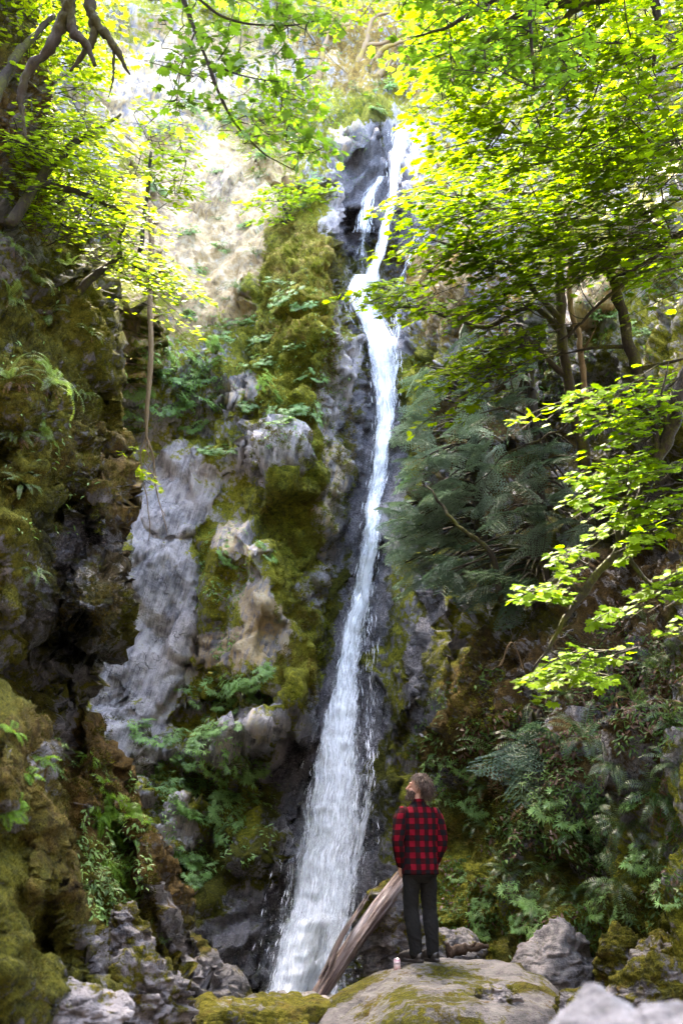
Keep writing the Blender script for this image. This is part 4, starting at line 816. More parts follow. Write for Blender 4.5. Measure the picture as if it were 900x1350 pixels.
maple('rim_tree', 'short mossy tree with pale leaves above the beige rock', 'trees on the rim above the fall',
 [[(402,145,30.5,.18),(415,115,30.5,.17),(422,90,30.5,.14),(428,60,30.5,.08),(440,20,30.5,.03)]],
 [dict(poly=[(330,110),(400,100),(455,150),(440,205),(380,235),(330,215)], n=60, Y=(28.5,0,0,.8), az=-1.5, L=1.8, nl=28, size=.17, lean=.8, tmpl=MAPLE_FAR, daz=1.2, twig=.015, reach=5),
  dict(poly=[(250,-40),(400,-40),(400,60),(300,90),(250,60)], n=40, Y=(31,0,0,.8), az=-1.5, L=1.9, nl=26, size=.18, lean=.6, tmpl=MAPLE_FAR, daz=1.2, twig=.015, reach=6)], M_BARK_SUNNY, M_MAPLE_SUNNY)
maple('bigleaf_shrub', 'pale green maple shrub growing from the ledge on the pale cliff', None,
 [[(385,300,25,.05),(375,275,24.8,.04),(365,262,24.6,.02)]], [dict(poly=[(312,262),(350,245),(425,238),(432,275),(380,290),(340,300)], n=26, Y=(24.8,0,0,.4), az=PIv+.6, L=1.4, nl=24, size=.17, lean=.8, tmpl=MAPLE_FAR, twig=.01)], M_BARK_DARK, M_MAPLE_SUNNY, cat='shrub')
maple('bigleaf_shrub', 'leafy bush clinging to the rock pillar between the left maple and the pale cliff', None,
 [[(185,330,17.5,.05),(192,270,17.5,.04),(200,200,17.5,.03)]], [dict(poly=[(165,100),(215,130),(245,170),(248,260),(225,275),(200,230),(178,190)], n=34, Y=(17.8,0,0,.4), az=-.8, L=1.1, nl=22, size=.14, lean=.8, tmpl=MAPLE_FAR, twig=.01)], M_BARK_DARK, M_MAPLE_SUNNY, cat='shrub')

# --- cedars: flat drooping sprays
def cedar_template():
    g = Geo(); t = np.linspace(0, 1, 15)
    ax = np.column_stack([0.05*np.sin(t*3), t, -.32*t**2]); tube(g, ax, .012*(1-t)+.003, 3, cap=False)
    for k in range(1, 15):
        for s in (-1, 1):
            l = .40*math.sin(math.pi*(t[k]*.72+.2))*rng.uniform(.75, 1.15); p = ax[k]
            d = np.array([s*.82, .58, 0]); nb = max(4, int(l/.045)); u = np.linspace(.08, 1, nb)
            q = p+d*(u*l)[:, None]; q[:, 2] -= .30*(u*l)+.7*(u*l)**2+.02*rng.normal()
            for j in range(nb):
                for e in (-1, 1):
                    dd = d*.75+np.array([-d[1], d[0], 0])*e*.65; w = .016; ll = rng.uniform(.06, .12)*(1.15-u[j]*.5)
                    n_ = np.array([-dd[1], dd[0], 0]); b = q[j]
                    g.add([b-n_*w*.4, b+dd*ll*.55+n_*w, b+dd*ll-np.array([0, 0, .02]), b+dd*ll*.5-n_*w], [[0, 1, 2, 3]], (rng.random(), rng.random(), 0, 0))
    return np.concatenate(g.V), np.concatenate(g.Q), np.concatenate(g.C)
CEDAR = [cedar_template() for _ in range(3)]
def conifer(label, trunk, groups, mat, bark=M_BARK_DARK):
    b = trunk[0]; root = thing('cedar_tree', label, 'conifer', at(b[0], b[1], b[2]), 'cedars right of the fall')
    gt = Geo(); gl = Geo(); l = np.array(trunk, float); Pl = spline(at(l[:, 0], l[:, 1], l[:, 2]), 30)
    tube(gt, Pl, np.interp(np.linspace(0, 1, 30), np.linspace(0, 1, len(l)), l[:, 3]), 8, rough=.2)
    for gr in groups:
        for (x, y) in pick(gr['poly'], gr['n']):
            y0, yx, yy, jit = gr['Y']; C = at(x, y, y0+yx*(x-600)/100+yy*(y-600)/100+rng.normal(0, jit))
            az = gr['az']+rng.normal(0, .75); D = np.array([math.cos(az), math.sin(az), -.4+rng.normal(0, .25)])
            S = gr['L']*rng.uniform(.6, 1.25); TV, TF, TC = CEDAR[int(rng.integers(3))]
            Rm = frames(np.array([[0, -.35, 1.0]])+rng.normal(0, .38, (1, 3)), D[None]); c = TC.copy(); c[:, 0] = .6*c[:, 0]+.4*rng.random(); c[:, 1] = .5*c[:, 1]+.5*rng.random()
            stamp(gl, TV, TF, (C-D/np.linalg.norm(D)*S*.5)[None], Rm, [S], c)
            q = Pl[np.argmin(np.linalg.norm(Pl-np.array([0, 0, .5])-C, axis=1))]; a = C-D/np.linalg.norm(D)*S*.5
            if np.linalg.norm(q-a) < 3.2: tube(gt, [q, (q+a)/2+np.array([0, 0, .15]), a], [.03, .02, .01], 4, cap=False, smoothn=6)
    hang(root, gt.build('trunk', bark)); hang(root, gl.build('crown', mat, smooth=False)); return root
conifer('silvery grey-green cedar with drooping sprays beside the middle of the fall', [(640,800,18,.16),(632,700,17.8,.14),(622,560,17.7,.11),(612,440,17.8,.06)],
 [dict(poly=[(535,500),(570,478),(610,520),(645,590),(650,650),(600,690),(560,690),(540,640),(525,590),(545,560)], n=50, Y=(16.6,.3,.0,.5), az=PIv+.75, L=.75), dict(poly=[(525,640),(560,650),(610,690),(600,760),(545,770),(520,720)], n=60, Y=(16.8,0,0,.4), az=PIv+.6, L=.6)], M_CEDAR)
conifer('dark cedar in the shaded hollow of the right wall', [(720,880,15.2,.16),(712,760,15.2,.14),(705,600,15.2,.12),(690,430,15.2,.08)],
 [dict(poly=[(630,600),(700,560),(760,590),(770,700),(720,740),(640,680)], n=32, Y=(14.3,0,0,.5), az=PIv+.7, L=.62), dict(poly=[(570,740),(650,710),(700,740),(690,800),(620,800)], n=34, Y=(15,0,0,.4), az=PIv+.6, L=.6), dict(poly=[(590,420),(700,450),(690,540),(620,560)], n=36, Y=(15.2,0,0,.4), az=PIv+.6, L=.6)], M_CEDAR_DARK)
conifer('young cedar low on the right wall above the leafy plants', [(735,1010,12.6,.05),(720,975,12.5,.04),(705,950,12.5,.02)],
 [dict(poly=[(645,985),(690,955),(745,960),(740,1000),(680,1010)], n=8, Y=(12.2,0,0,.25), az=PIv+.5, L=.8)], M_CEDAR_DARK)

# --- hanging root, dead branches and trunks on the walls
rt = thing('hanging_root', 'long pale root hanging down in front of the grey slab', 'root', at(199, 280, 16.5))
g = Geo(); l = np.array([(199,270,16.6,.06),(200,330,16.5,.055),(198,400,16.4,.05),(199,470,16.4,.05),(194,540,16.4,.04),(193,580,16.4,.025)], float); tube(g, at(l[:, 0], l[:, 1], l[:, 2]), l[:, 3], 8, rough=.25, smoothn=40); hang(rt, g.build('stem', M_ROOT))
g = Geo()
for k in range(6):
    xs = 193+rng.normal(0, 2)+np.cumsum(rng.normal(1.2, 3, 7)); tube(g, at(np.concatenate([[193.5], xs]), np.linspace(575, rng.uniform(630, 715), 8), 16.4-np.linspace(0, .2, 8)), np.linspace(.012, .006, 8), 4, smoothn=24)
hang(rt, g.build('rootlets', M_ROOT))
def deadwood(label, pts, mat, name='dead_branch', cat='branch', forks=2):
    b = pts[0]; t = thing(name, label, cat, at(b[0], b[1], b[2]), None); g = Geo(); l = np.array(pts, float); Q = spline(at(l[:, 0], l[:, 1], l[:, 2]), 30); r = np.interp(np.linspace(0, 1, 30), np.linspace(0, 1, len(l)), l[:, 3])
    Q = Q+st3(fbm(Q*2.5, 2, 5), fbm(Q*2.5+7, 2, 5), fbm(Q*2.5+13, 2, 5))*.10
    tube(g, Q, r, 6, rough=.3); 
    for k in range(forks*2):
        i = int(rng.integers(6, 26)); d = rng.normal(0, 1, 3); d[2] = abs(d[2])*.5-.2; e = Q[i]+d*rng.uniform(.3, .6)
        tube(g, [Q[i], (Q[i]+e)/2+rng.normal(0, .05, 3), e], [r[i]*.5, r[i]*.35, r[i]*.1], 4, cap=False, smoothn=7)
    hang(t, g.build('stem', mat))
deadwood('mossy vine sagging across the upper right wall', [(905,302,11.6,.035),(850,345,11.9,.03),(795,395,12.4,.025),(740,450,13,.02)], M_BARK)
deadwood('thin bare branch reaching left across the dark hollow', [(770,545,13.2,.02),(720,575,13.4,.016),(670,600,13.8,.012),(625,640,14.3,.006)], M_BARK_DARK)
deadwood('pale curling twig below the dark hollow', [(690,880,12.8,.008),(676,850,12.6,.008),(660,880,12.6,.007),(645,885,12.8,.004)], M_ROOT)
deadwood('dark slanting bough behind the cedar sprays', [(660,790,14.6,.05),(640,720,14.6,.045),(600,690,14.8,.03),(560,640,15.2,.015)], M_BARK_DARK)
deadwood('grey mossy trunk rising from the right wall below the canopy', [(845,520,12.6,.10),(832,470,12.5,.09),(818,400,12.4,.08),(800,330,12.4,.06)], M_BARK_DARK, 'leaning_trunk', 'trunk')
deadwood('slim leaning trunk beside the hollow in the pale rock', [(775,540,13.2,.05),(760,450,13.2,.045),(748,350,13.3,.04),(752,260,13.3,.03)], M_ROOT, 'leaning_trunk', 'trunk')
# ------------------------------------------------------------------ boulders
def ico(n):
    bm = bmesh.new(); bmesh.ops.create_icosphere(bm, subdivisions=n, radius=1); V = np.array([v.co[:] for v in bm.verts]); F = np.array([[v.index for v in f.verts] for f in bm.faces]); bm.free(); return V, F
ICO = ico(6)
def boulder(name, label, ctr, dims, planes, mat, seed, moss=.3, wet=.0, tan=.2, dry=.3, amp=.10, rot=0.0, group=None, upmoss=.5, kcut=16):
    """a block cut by planes (direction, distance), weathered; planes are in the block's own proportions"""
    V, F = ICO; r = np.random.default_rng(seed)
    pl = [(np.array(n, float)/np.linalg.norm(n), h) for n, h in planes]
    for _ in range(kcut):
        n = r.normal(0, 1, 3); pl.append((n/np.linalg.norm(n), r.uniform(.72, 1.0)))
    inv = np.zeros(len(V))
    for n, h in pl: inv += np.maximum(V@n, 1e-3)**18/h**18
    rad = np.minimum(np.maximum(inv, 1e-12)**(-1/18), 1.08); P = V*rad[:, None]*np.array(dims)
    c, s = math.cos(rot), math.sin(rot); P = P@np.array([[c, -s, 0], [s, c, 0], [0, 0, 1]]).T
    sc = 1/np.mean(dims); Q = P*sc+seed*3.7
    d = fbm(Q*1.2, 4, seed)*.7+facets(Q*np.array([1.5, 1.5, 3.2])+fbm(Q*1.5, 2, seed)[:, None]*.25, seed, .9)*1.1+facets(Q*np.array([4, 4, 8.0]), seed+4, .9)*.35+fbm(Q*np.array([3, 3, 8]), 4, seed+3, .6)*.38
    N = V/np.array(dims); N /= np.linalg.norm(N, axis=1, keepdims=True)
    P = P+N*(d*amp)[:, None]+np.array(ctr)
    n1 = fbm(Q*2.0, 3, seed+8)
    mk = np.column_stack([moss+upmoss*np.clip(N[:, 2], -.3, 1)*.5+n1*.8, np.full(len(P), wet), tan+n1*.3, dry+fbm(Q*3, 2, seed+5)*.5])
    g = Geo(); g.add(P, F, mk); o = g.build(name, mat); tag(o, label, 'boulder', group)
    return o, BVHTree.FromPolygons([tuple(v) for v in P.tolist()], F.tolist()), P
ROCK_NEAR = rock_material('boulder_rock', (.52, .47, .43), 2.6, .75, (.15, .1, .3), 1.0, .35)
ROCK_SLAB = rock_material('slab_rock', (.34, .31, .28), 2.6, .6, (.15, .1, .3), .8, .45)
ROCK_PALE = rock_material('pale_boulder_rock', (.33, .325, .335), 2.2, .5, (.1, .2, .4), 1.0, .35)
def bat(px, py, Y): return at(px, py, Y)
GB = 'boulders on the gorge floor'
# the broad slab the person stands on
c = at(560, 1345, 9.9); PY = 10.7
foot = at(556, 1268, PY)
big, bigbvh, bigP = boulder('boulder', 'broad mossy boulder that the person is standing on', (foot[0]+.12, foot[1]-.75, foot[2]-.62), (1.55, 1.45, .74), [((.05, -.10, 1), .82), ((1, -.1, .35), .86), ((-.8, -.1, .75), .74), ((0, -1, -.25), .86), ((.8, -.8, .5), .95), ((-.7, -.7, .4), 1.0)], ROCK_SLAB, 5, .34, 0, .12, .35, .07, 0, GB, .25, 5)
def top_at(bvh, x, y, z=6):
    p = bvh.ray_cast(Vector((x, y, z)), Vector((0, 0, -1)))[0]; return p.z if p else None
dz = foot[2]-top_at(bigbvh, foot[0], foot[1]); big.location.z += dz
def rock(px, py, Y, wpx, hpx, label, seed, mat=None, depth=1.0, planes=(), **kw):
    c = at(px, py, Y); w = wpx/pxm(Y)/2; h = hpx/pxm(Y)/2
    return boulder('boulder', label, c, (w*1.1, w*depth, h*1.1), list(planes), mat or ROCK_NEAR, seed, group=GB, **kw)
rock(735,1290,11.0,95,110,'grey angular boulder between the broad boulder and the leafy wall',12,moss=.05,upmoss=.35,amp=.05,planes=[((-.7,-.3,.75),.75),((.8,-.4,.5),.8)],kcut=8)
rock(822,1275,10.2,62,90,'tall moss-covered boulder standing right of the grey angular one',13,moss=.62,amp=.05)
rock(880,1262,9.6,70,56,'moss-capped boulder cut off by the right edge, higher one',14,moss=.35,upmoss=.7,amp=.05,planes=[((-.6,-.2,.8),.75)])
rock(868,1305,8.6,100,74,'golden mossy flat boulder at the right behind the blurred rock',15,moss=.5,upmoss=.5,amp=.05)
rock(660,1325,9.3,60,50,'low stone at the foot of the grey angular boulder',16,moss=.2,amp=.04)
rock(770,1330,9.0,60,40,'small stone between the mossy boulders and the blurred rock',22,moss=.4,amp=.03)
rock(522,1236,12.4,84,116,'mossy boulder behind the person holding up the driftwood log',17,moss=.28,wet=.3,upmoss=.6,amp=.07)
rock(600,1262,12.2,74,70,'grey boulder seen right behind the person',18,moss=.15,upmoss=.3,amp=.05,planes=[((.6,-.3,.8),.7)])
rock(330,1345,9.5,190,60,'low mossy boulder in the bottom centre, left of the broad one',19,moss=.42,upmoss=.5,amp=.06,depth=.8,planes=[((0,-.1,1),.7)])
rock(395,1326,11.2,90,34,'flat grey stone at the foot of the driftwood log',20,moss=.05,upmoss=.15,amp=.04,planes=[((0,0,1),.7)])
rock(75,1335,5.6,150,70,'pale layered stone at the bottom left corner',21,moss=.12,upmoss=.4,amp=.04,depth=.7,planes=[((.5,-.2,.8),.7)])
rock(195,1318,7.6,110,100,'stepped grey ledge with mossy seams, lower left',23,moss=.34,upmoss=.35,amp=.09,planes=[((.6,-.1,.8),.8)])
rock(165,1250,8.2,60,120,'mossy ridge stone above the stepped ledge',24,moss=.3,upmoss=.5,amp=.06,planes=[((.8,-.1,.6),.7)])
boulder('boulder', 'pale grey rock close to the camera, blurred, bottom right', at(816, 1512, 2.3), (.27, .30, .33), [((-.55, -.2, .85), .72), ((.5, -.2, .8), .74), ((0, -.3, 1), .88)], ROCK_PALE, 31, -.1, 0, .1, .2, .02, .2, GB, .1, 6)
boulder('boulder', 'second pale blurred rock cut off by the right edge near the camera', at(915, 1425, 2.15), (.13, .2, .13), [((-.4, -.2, .85), .8)], ROCK_PALE, 32, -.1, 0, .1, .2, .015, .4, GB, .1, 6)

# --- driftwood log
def log_material():
    m, nt = newmat('weathered_driftwood'); co = objco(nt)
    u = nd(nt, 'Attribute', attribute_name='flow').outputs['Vector']
    a = noise(nt, mapping(nt, u, (0, 0, 0), (26, 1.3, 26)), 1, 6, .7, .3); b = noise(nt, mapping(nt, u, (0, 0, 0), (5, .7, 5)), 1, 4, .6); f = noise(nt, co, 40, 4, .7)
    c = ramp(nt, math_(nt, 'ADD', math_(nt, 'MULTIPLY', a, .6), math_(nt, 'MULTIPLY', b, .4)), [(.38, (.010, .006, .005)), (.47, (.075, .043, .032)), (.55, (.19, .15, .135)), (.66, (.42, .37, .35))])
    bp = nd(nt, 'Bump', {'Height': math_(nt, 'ADD', a, math_(nt, 'MULTIPLY', f, .3)), 'Strength': 1.0, 'Distance': .03}).outputs[0]
    finish(nt, nd(nt, 'BsdfPrincipled', {'Base Color': c, 'Roughness': .8, 'Normal': bp}).outputs[0]); return m
LOG = log_material()
def log_mesh(geo, A, B, ra, rb, seed, ns=44, nl=150, gouge=.5, endp=.18):
    A = np.array(A); B = np.array(B); t = np.linspace(0, 1, nl); ax = (B-A)/np.linalg.norm(B-A); L = np.linalg.norm(B-A)
    s = np.cross(ax, [0, 0, 1.0]); s /= np.linalg.norm(s); u = np.cross(s, ax); ph = np.linspace(0, 2*PIv, ns+1)
    q = st3(np.cos(ph)[None]*1.6, np.sin(ph)[None]*1.6, t[:, None]*L*.45)
    d = fbm(q*1.0+seed, 3, seed)*.26+fbm(st3(np.cos(ph)[None]*5, np.sin(ph)[None]*5, t[:, None]*L*.6), 4, seed+2, ridged=True)*.22
    cr = sstep(.10, .0, np.abs(fbm(st3(np.cos(ph)[None]*2.2+seed, np.sin(ph)[None]*2.2, t[:, None]*L*.35), 3, seed+4)))
    rr = (ra+(rb-ra)*t)[:, None]*(1+d-gouge*.42*cr)
    jag = np.sin(ph)[None]*.06+fbm(st3(np.cos(ph)[None]*2, np.sin(ph)[None]*2, 0*t[:, None]), 3, seed+6)*endp*2
    tt = t[:, None]+jag*np.maximum(0, (t[:, None]-.75)/.25)**2/L-jag*np.maximum(0, (.12-t[:, None])/.12)**2/L
    bend = np.sin(t*PIv)[:, None]*.05
    P = A+ax*(tt*L)[..., None]+(s*(np.cos(ph)[None]*rr)[..., None])+u*((np.sin(ph)[None]*rr)+bend)[..., None]
    U = st3((ph*ra)[None]+0*t[:, None], t[:, None]*L, seed*1.0)
    b0 = geo.n; geo.add(P.reshape(-1, 3), grid_faces(nl, ns+1), None, U.reshape(-1, 3))
    for e in (0, nl-1):
        c = P[e].mean(0); ring = c+(P[e]-c)*.55-ax*(.05 if e else -.05); k = ns+1
        geo.add(np.vstack([P[e], ring, [c-ax*(.07 if e else -.07)]]), np.array([[i, i+1, k+i+1, k+i] if not e else [i+1, i, k+i, k+i+1] for i in range(ns)]), None, np.vstack([U[e]*[1, .1, 1], U[e]*[.6, .1, 1], U[e][:1]]))
lg = thing('driftwood_log', 'weathered driftwood log leaning on the rocks behind the person', 'log', at(412, 1318, 11.3))
A, B = at(414, 1322, 11.2), at(556, 1128, 12.6)
g = Geo(); log_mesh(g, A, B, .074, .10, 3); hang(lg, g.build('log_body', LOG))
g = Geo(); log_mesh(g, at(430, 1280, 11.25), at(476, 1196, 11.9), .034, .022, 9, 24, 80, .7, .5); o = hang(lg, g.build('splinter', LOG)); o['label'] = 'jagged split slab lying along the upper side of the log'

# --- broken stick on the slab
def on_big(px, py):
    d = rays(px, py); d = d/np.linalg.norm(d); p = bigbvh.ray_cast(Vector(CAM-np.array([0, 0, dz])), Vector(d))[0]
    return np.array(p)+np.array([0, 0, dz]) if p else None
s0 = at(592, 1258, 10.9); z_ = top_at(bigbvh, s0[0], s0[1]); s0[2] = (z_+dz if z_ else s0[2])+.05
st = thing('broken_stick', 'short dark broken stick lying on the broad boulder behind the boots', 'stick', s0); g = Geo()
tube(g, [s0+[-.02, 0, .0], s0+[.10, .03, .02], s0+[.24, .02, .045], s0+[.40, .05, .06]], [.055, .045, .04, .022], 8, rough=.7, smoothn=24); tube(g, [s0+[.02, 0, .0], s0+[-.03, -.02, .09]], [.04, .02], 7, rough=.5, smoothn=8)
tube(g, [s0+[.2, .02, .03], s0+[.27, -.03, .10]], [.03, .01], 6, rough=.5, smoothn=8); hang(st, g.build('wood', bark_material('rotten_wood', (.012, .008, .005), (.07, .045, .028), -.6)))

# --- small patterned drink can by the left boot
cp = at(523, 1268, 10.62); zz = top_at(bigbvh, cp[0], cp[1]); cp[2] = (zz+dz) if zz else cp[2]
can = thing('drink_can', 'small pink and white drink can standing beside the left boot', 'can', cp)
def lathe(geo, prof, ns=20, off=(0, 0, 0)):
    pr = np.array(prof, float); ph = np.linspace(0, 2*PIv, ns, endpoint=False)
    V = np.stack([pr[:, 0:1]*np.cos(ph), pr[:, 0:1]*np.sin(ph), np.repeat(pr[:, 1:2], ns, 1)], -1)+np.array(off)
    i = np.arange(len(pr)-1)[:, None]*ns; j = np.arange(ns)[None]; j2 = (j+1) % ns
    geo.add(V.reshape(-1, 3), np.stack([i+j, i+j2, i+ns+j2, i+ns+j], -1).reshape(-1, 4))
g = Geo(); lathe(g, [(0, .001), (.024, .001), (.033, .010), (.033, .105), (.027, .117)]); m, nt = newmat('can_print'); co = objco(nt); sx = nd(nt, 'SeparateXYZ', {0: co}).outputs[2]
bnd = ramp(nt, math_(nt, 'MULTIPLY', sx, 8.0), [(.0, (.55, .5, .5)), (.14, (.45, .12, .10)), (.3, (.75, .45, .38)), (.5, (.8, .62, .58)), (.62, (.10, .05, .06)), (.72, (.8, .7, .72)), (.85, (.55, .2, .3))])
finish(nt, nd(nt, 'BsdfPrincipled', {'Base Color': mixc(nt, sm(nt, noise(nt, co, 70, 2), .45, .6), bnd, (.75, .6, .58)), 'Roughness': .3}).outputs[0]); g.build('can_body', m, can)
g = Geo(); lathe(g, [(.027, .117), (.028, .121), (.026, .121), (.024, .116), (0, .116)]); g.build('lid', plain('can_metal', (.6, .6, .62), .3, .05, 30, 1.0), can)
# ------------------------------------------------------------------ the person on the slab
FZ = max(top_at(bigbvh, foot[0]+a, foot[1]+b) or -9 for a in (-.14, -.08, .1, .15) for b in (-.03, .05, .15))+dz-.012
pr = thing('person', 'bearded person in a red and black checked shirt looking up at the waterfall', 'person', (foot[0], foot[1], FZ)); pr.scale = (.94, .94, 1.0); pr.rotation_euler = (0, 0, R(17))
def ring_loft(bm, secs, n=28):
    """closed body of revolution-like rings: (centre, axis x half width, axis y half depth, tilt matrix)"""
    rings = []
    for c, rx, ry, M in secs:
        c = np.array(c, float); rings.append([bm.verts.new(c+M@np.array([rx*math.cos(a), ry*math.sin(a), 0])) for a in np.linspace(0, 2*PIv, n, endpoint=False)])
    for a, b in zip(rings[:-1], rings[1:]):
        for i in range(n): bm.faces.new((a[i], a[(i+1) % n], b[(i+1) % n], b[i]))
    bm.faces.new(rings[0][::-1]); bm.faces.new(rings[-1])
I3 = np.eye(3)
def limb(bm, pts, rad, n=20, flat=None, m=24):
    P = spline(pts, m); rr = np.interp(np.linspace(0, 1, m), np.linspace(0, 1, len(rad)), rad)
    secs = []
    for k in range(m):
        t = P[min(k+1, m-1)]-P[max(k-1, 0)]; t /= np.linalg.norm(t); x = np.cross([0, 1.0, .01], t); x /= np.linalg.norm(x); y = np.cross(t, x)
        secs.append((P[k], rr[k], rr[k]*(flat or 1), np.stack([x, y, t], 1)))
    e = secs[-1]; t = e[3][:, 2]; b = secs[0]; tb = b[3][:, 2]
    secs = [(b[0]-tb*b[1]*.5, b[1]*.6, b[2]*.6, b[3])]+secs+[(e[0]+t*e[1]*.5, e[1]*.7, e[2]*.7, e[3]), (e[0]+t*e[1]*.8, e[1]*.3, e[2]*.3, e[3])]
    ring_loft(bm, secs, n)
def blob(bm, c, r, M=I3, seg=16):
    V, F = ico(3); vs = [bm.verts.new(np.array(c)+M@(v*np.array(r))) for v in V]
    for f in F: bm.faces.new([vs[i] for i in f])
def fuse(bm, name, voxel, smooth=4, wr=0.0, wsc=9.0, seed=0, zs=1.0):
    """overlapping shapes become one continuous skin"""
    me = bpy.data.meshes.new('tmp'); bmesh.ops.recalc_face_normals(bm, faces=bm.faces[:]); bm.to_mesh(me); bm.free()
    o = bpy.data.objects.new('tmp', me); COL.objects.link(o)
    r = o.modifiers.new('r', 'REMESH'); r.mode = 'VOXEL'; r.voxel_size = voxel; r.use_smooth_shade = True
    s = o.modifiers.new('s', 'SMOOTH'); s.factor = .5; s.iterations = smooth
    dg_ = bpy.context.evaluated_depsgraph_get(); m2 = bpy.data.meshes.new_from_object(o.evaluated_get(dg_)); m2.name = name
    bpy.data.objects.remove(o); bpy.data.meshes.remove(me)
    if wr:
        k = len(m2.vertices); V = np.zeros(k*3, np.float32); m2.vertices.foreach_get('co', V); V = V.reshape(-1, 3).astype(float); N = np.zeros(k*3, np.float32); m2.vertices.foreach_get('normal', N); N = N.reshape(-1, 3)
        d = fbm(np.column_stack([V[:, 0]*wsc+V[:, 2]*wsc*.5, V[:, 1]*wsc, V[:, 2]*wsc*zs]), 3, seed, ridged=True)
        V += N*(d*wr)[:, None]; m2.vertices.foreach_set('co', V.ravel().astype(np.float32)); m2.update()
    m2.polygons.foreach_set('use_smooth', np.ones(len(m2.polygons), bool)); return m2
def coords(me):
    V = np.zeros(len(me.vertices)*3, np.float32); me.vertices.foreach_get('co', V); return V.reshape(-1, 3).astype(float)
def put(me, name, mat, parent):
    o = bpy.data.objects.new(name, me); COL.objects.link(o); me.materials.append(mat); o.parent = parent; return o
# joints (metres; x right, y away from the camera, z up from the soles)
SHO = {-1: np.array([-.185, 0, 1.40]), 1: np.array([.185, .0, 1.395])}
ELB = {-1: np.array([-.262, -.045, 1.13]), 1: np.array([.25, -.03, 1.12])}
WRI = {-1: np.array([-.205, .05, .895]), 1: np.array([.192, .06, .89])}
HIP = {-1: np.array([-.088, .0, .90]), 1: np.array([.088, .0, .90])}
KNE = {-1: np.array([-.100, .03, .49]), 1: np.array([.108, .035, .49])}
ANK = {-1: np.array([-.078, -.01, .09]), 1: np.array([.118, .0, .09])}
HC = np.array([.005, .025, 1.645]); HY, HP = R(62), R(14)          # head centre, turned to the left and lifted
HM = np.array(Matrix.Rotation(HY, 3, 'Z') @ Matrix.Rotation(HP, 3, 'X'))
def H(x, y, z): return HC+HM@np.array([x, y, z])
bm = bmesh.new()
def zsec(z, cx, cy, rx, ry): return ((cx, cy, z), rx, ry, I3)
ring_loft(bm, [zsec(.80, 0, 0, .10, .07), zsec(.86, 0, 0, .165, .115), zsec(.98, 0, .005, .165, .115), zsec(1.10, 0, .0, .15, .105), zsec(1.25, 0, 0, .17, .115), zsec(1.38, 0, 0, .175, .10), zsec(1.45, 0, 0, .11, .075), zsec(1.49, 0, .0, .06, .06)])
limb(bm, [(0, -.01, 1.44), (0, .0, 1.50), H(0, -.015, -.06)], [.064, .058, .058])
blob(bm, H(0, -.012, .03), (.076, .098, .100), HM); blob(bm, H(0, .03, -.05), (.058, .066, .072), HM); blob(bm, H(0, .07, -.098), (.026, .024, .022), HM)
for k in range(5): blob(bm, H(0, .094+.0065*k, .012-.011*k), (.010+.0012*k, .012, .012), HM)
blob(bm, H(0, .085, .035), (.05, .02, .012), HM); blob(bm, H(0, .098, -.062), (.024, .010, .007), HM); blob(bm, H(0, .096, -.076), (.022, .010, .007), HM)
for s in (-1, 1):
    blob(bm, H(s*.079, -.005, -.005), (.010, .020, .034), HM); blob(bm, H(s*.03, .086, .012), (.014, .010, .010), HM); blob(bm, H(s*.045, .07, -.03), (.022, .022, .02), HM)
    limb(bm, [SHO[s], (SHO[s]+ELB[s])/2+[s*.01, 0, 0], ELB[s], (ELB[s]+WRI[s])/2, WRI[s]], [.062, .052, .042, .038, .028])
    limb(bm, [HIP[s], (HIP[s]+KNE[s])/2, KNE[s], (KNE[s]+ANK[s])/2+[0, -.02, .03], ANK[s]], [.088, .075, .056, .056, .036])
    fa = R(38) if s < 0 else R(20); fd = np.array([-math.sin(fa), math.cos(fa), 0])
    limb(bm, [ANK[s]+fd*-.03+[0, 0, -.04], ANK[s]+fd*.06+[0, 0, -.045], ANK[s]+fd*.14+[0, 0, -.055]], [.03, .034, .024], flat=.7)
    # palm and five curled fingers, thumb toward the front
    w = WRI[s]; pd = np.array([-s*.26, .16, -1.0]); pd /= np.linalg.norm(pd); sd_ = np.array([0, 1.0, .10]); nn = np.cross(pd, sd_)*s
    limb(bm, [w-pd*.01, w+pd*.045, w+pd*.088], [.024, .036, .036], flat=.45)
    for q, (o_, ln) in enumerate(((-.030, .064), (-.010, .078), (.010, .082), (.029, .074))):
        b = w+pd*.08+sd_*o_; curl = -nn*.0+np.array([-s, 0, 0])*.35
        limb(bm, [b, b+pd*ln*.45+curl*.012, b+pd*ln*.8+curl*.04, b+pd*ln*.95+curl*.08], [.0095, .0090, .0085, .0075], 10, m=10)
    b = w+pd*.025+sd_*.03; limb(bm, [b, b+pd*.025+sd_*.028, b+pd*.055+sd_*.036+np.array([-s, 0, 0])*.012, b+pd*.075+sd_*.034+np.array([-s, 0, 0])*.02], [.013, .012, .010, .008], 10, m=10)
me = fuse(bm, 'body', .0055, 3); V = coords(me); L = (V-HC)@HM
c = np.zeros((len(V), 4)); eye = np.minimum(np.linalg.norm(L-[.03, .094, .013], axis=1), np.linalg.norm(L-[-.03, .094, .013], axis=1))
c[:, 0] = eye < .009; c[:, 1] = eye < .005; c[:, 2] = (np.abs(L[:, 0]) < .024) & (np.abs(L[:, 2]+.069) < .012) & (L[:, 1] > .085)
me.attributes.new('col', 'FLOAT_COLOR', 'POINT').data.foreach_set('color', c.ravel().astype(np.float32))
m, nt = newmat('skin'); r_, g_, b_, a_ = sepattr(nt); co = objco(nt)
sk = mixc(nt, noise(nt, co, 25, 3), (.42, .22, .15), (.52, .30, .21)); sk = mixc(nt, b_, sk, (.38, .13, .11)); sk = mixc(nt, r_, sk, (.7, .68, .65)); sk = mixc(nt, g_, sk, (.05, .03, .02))
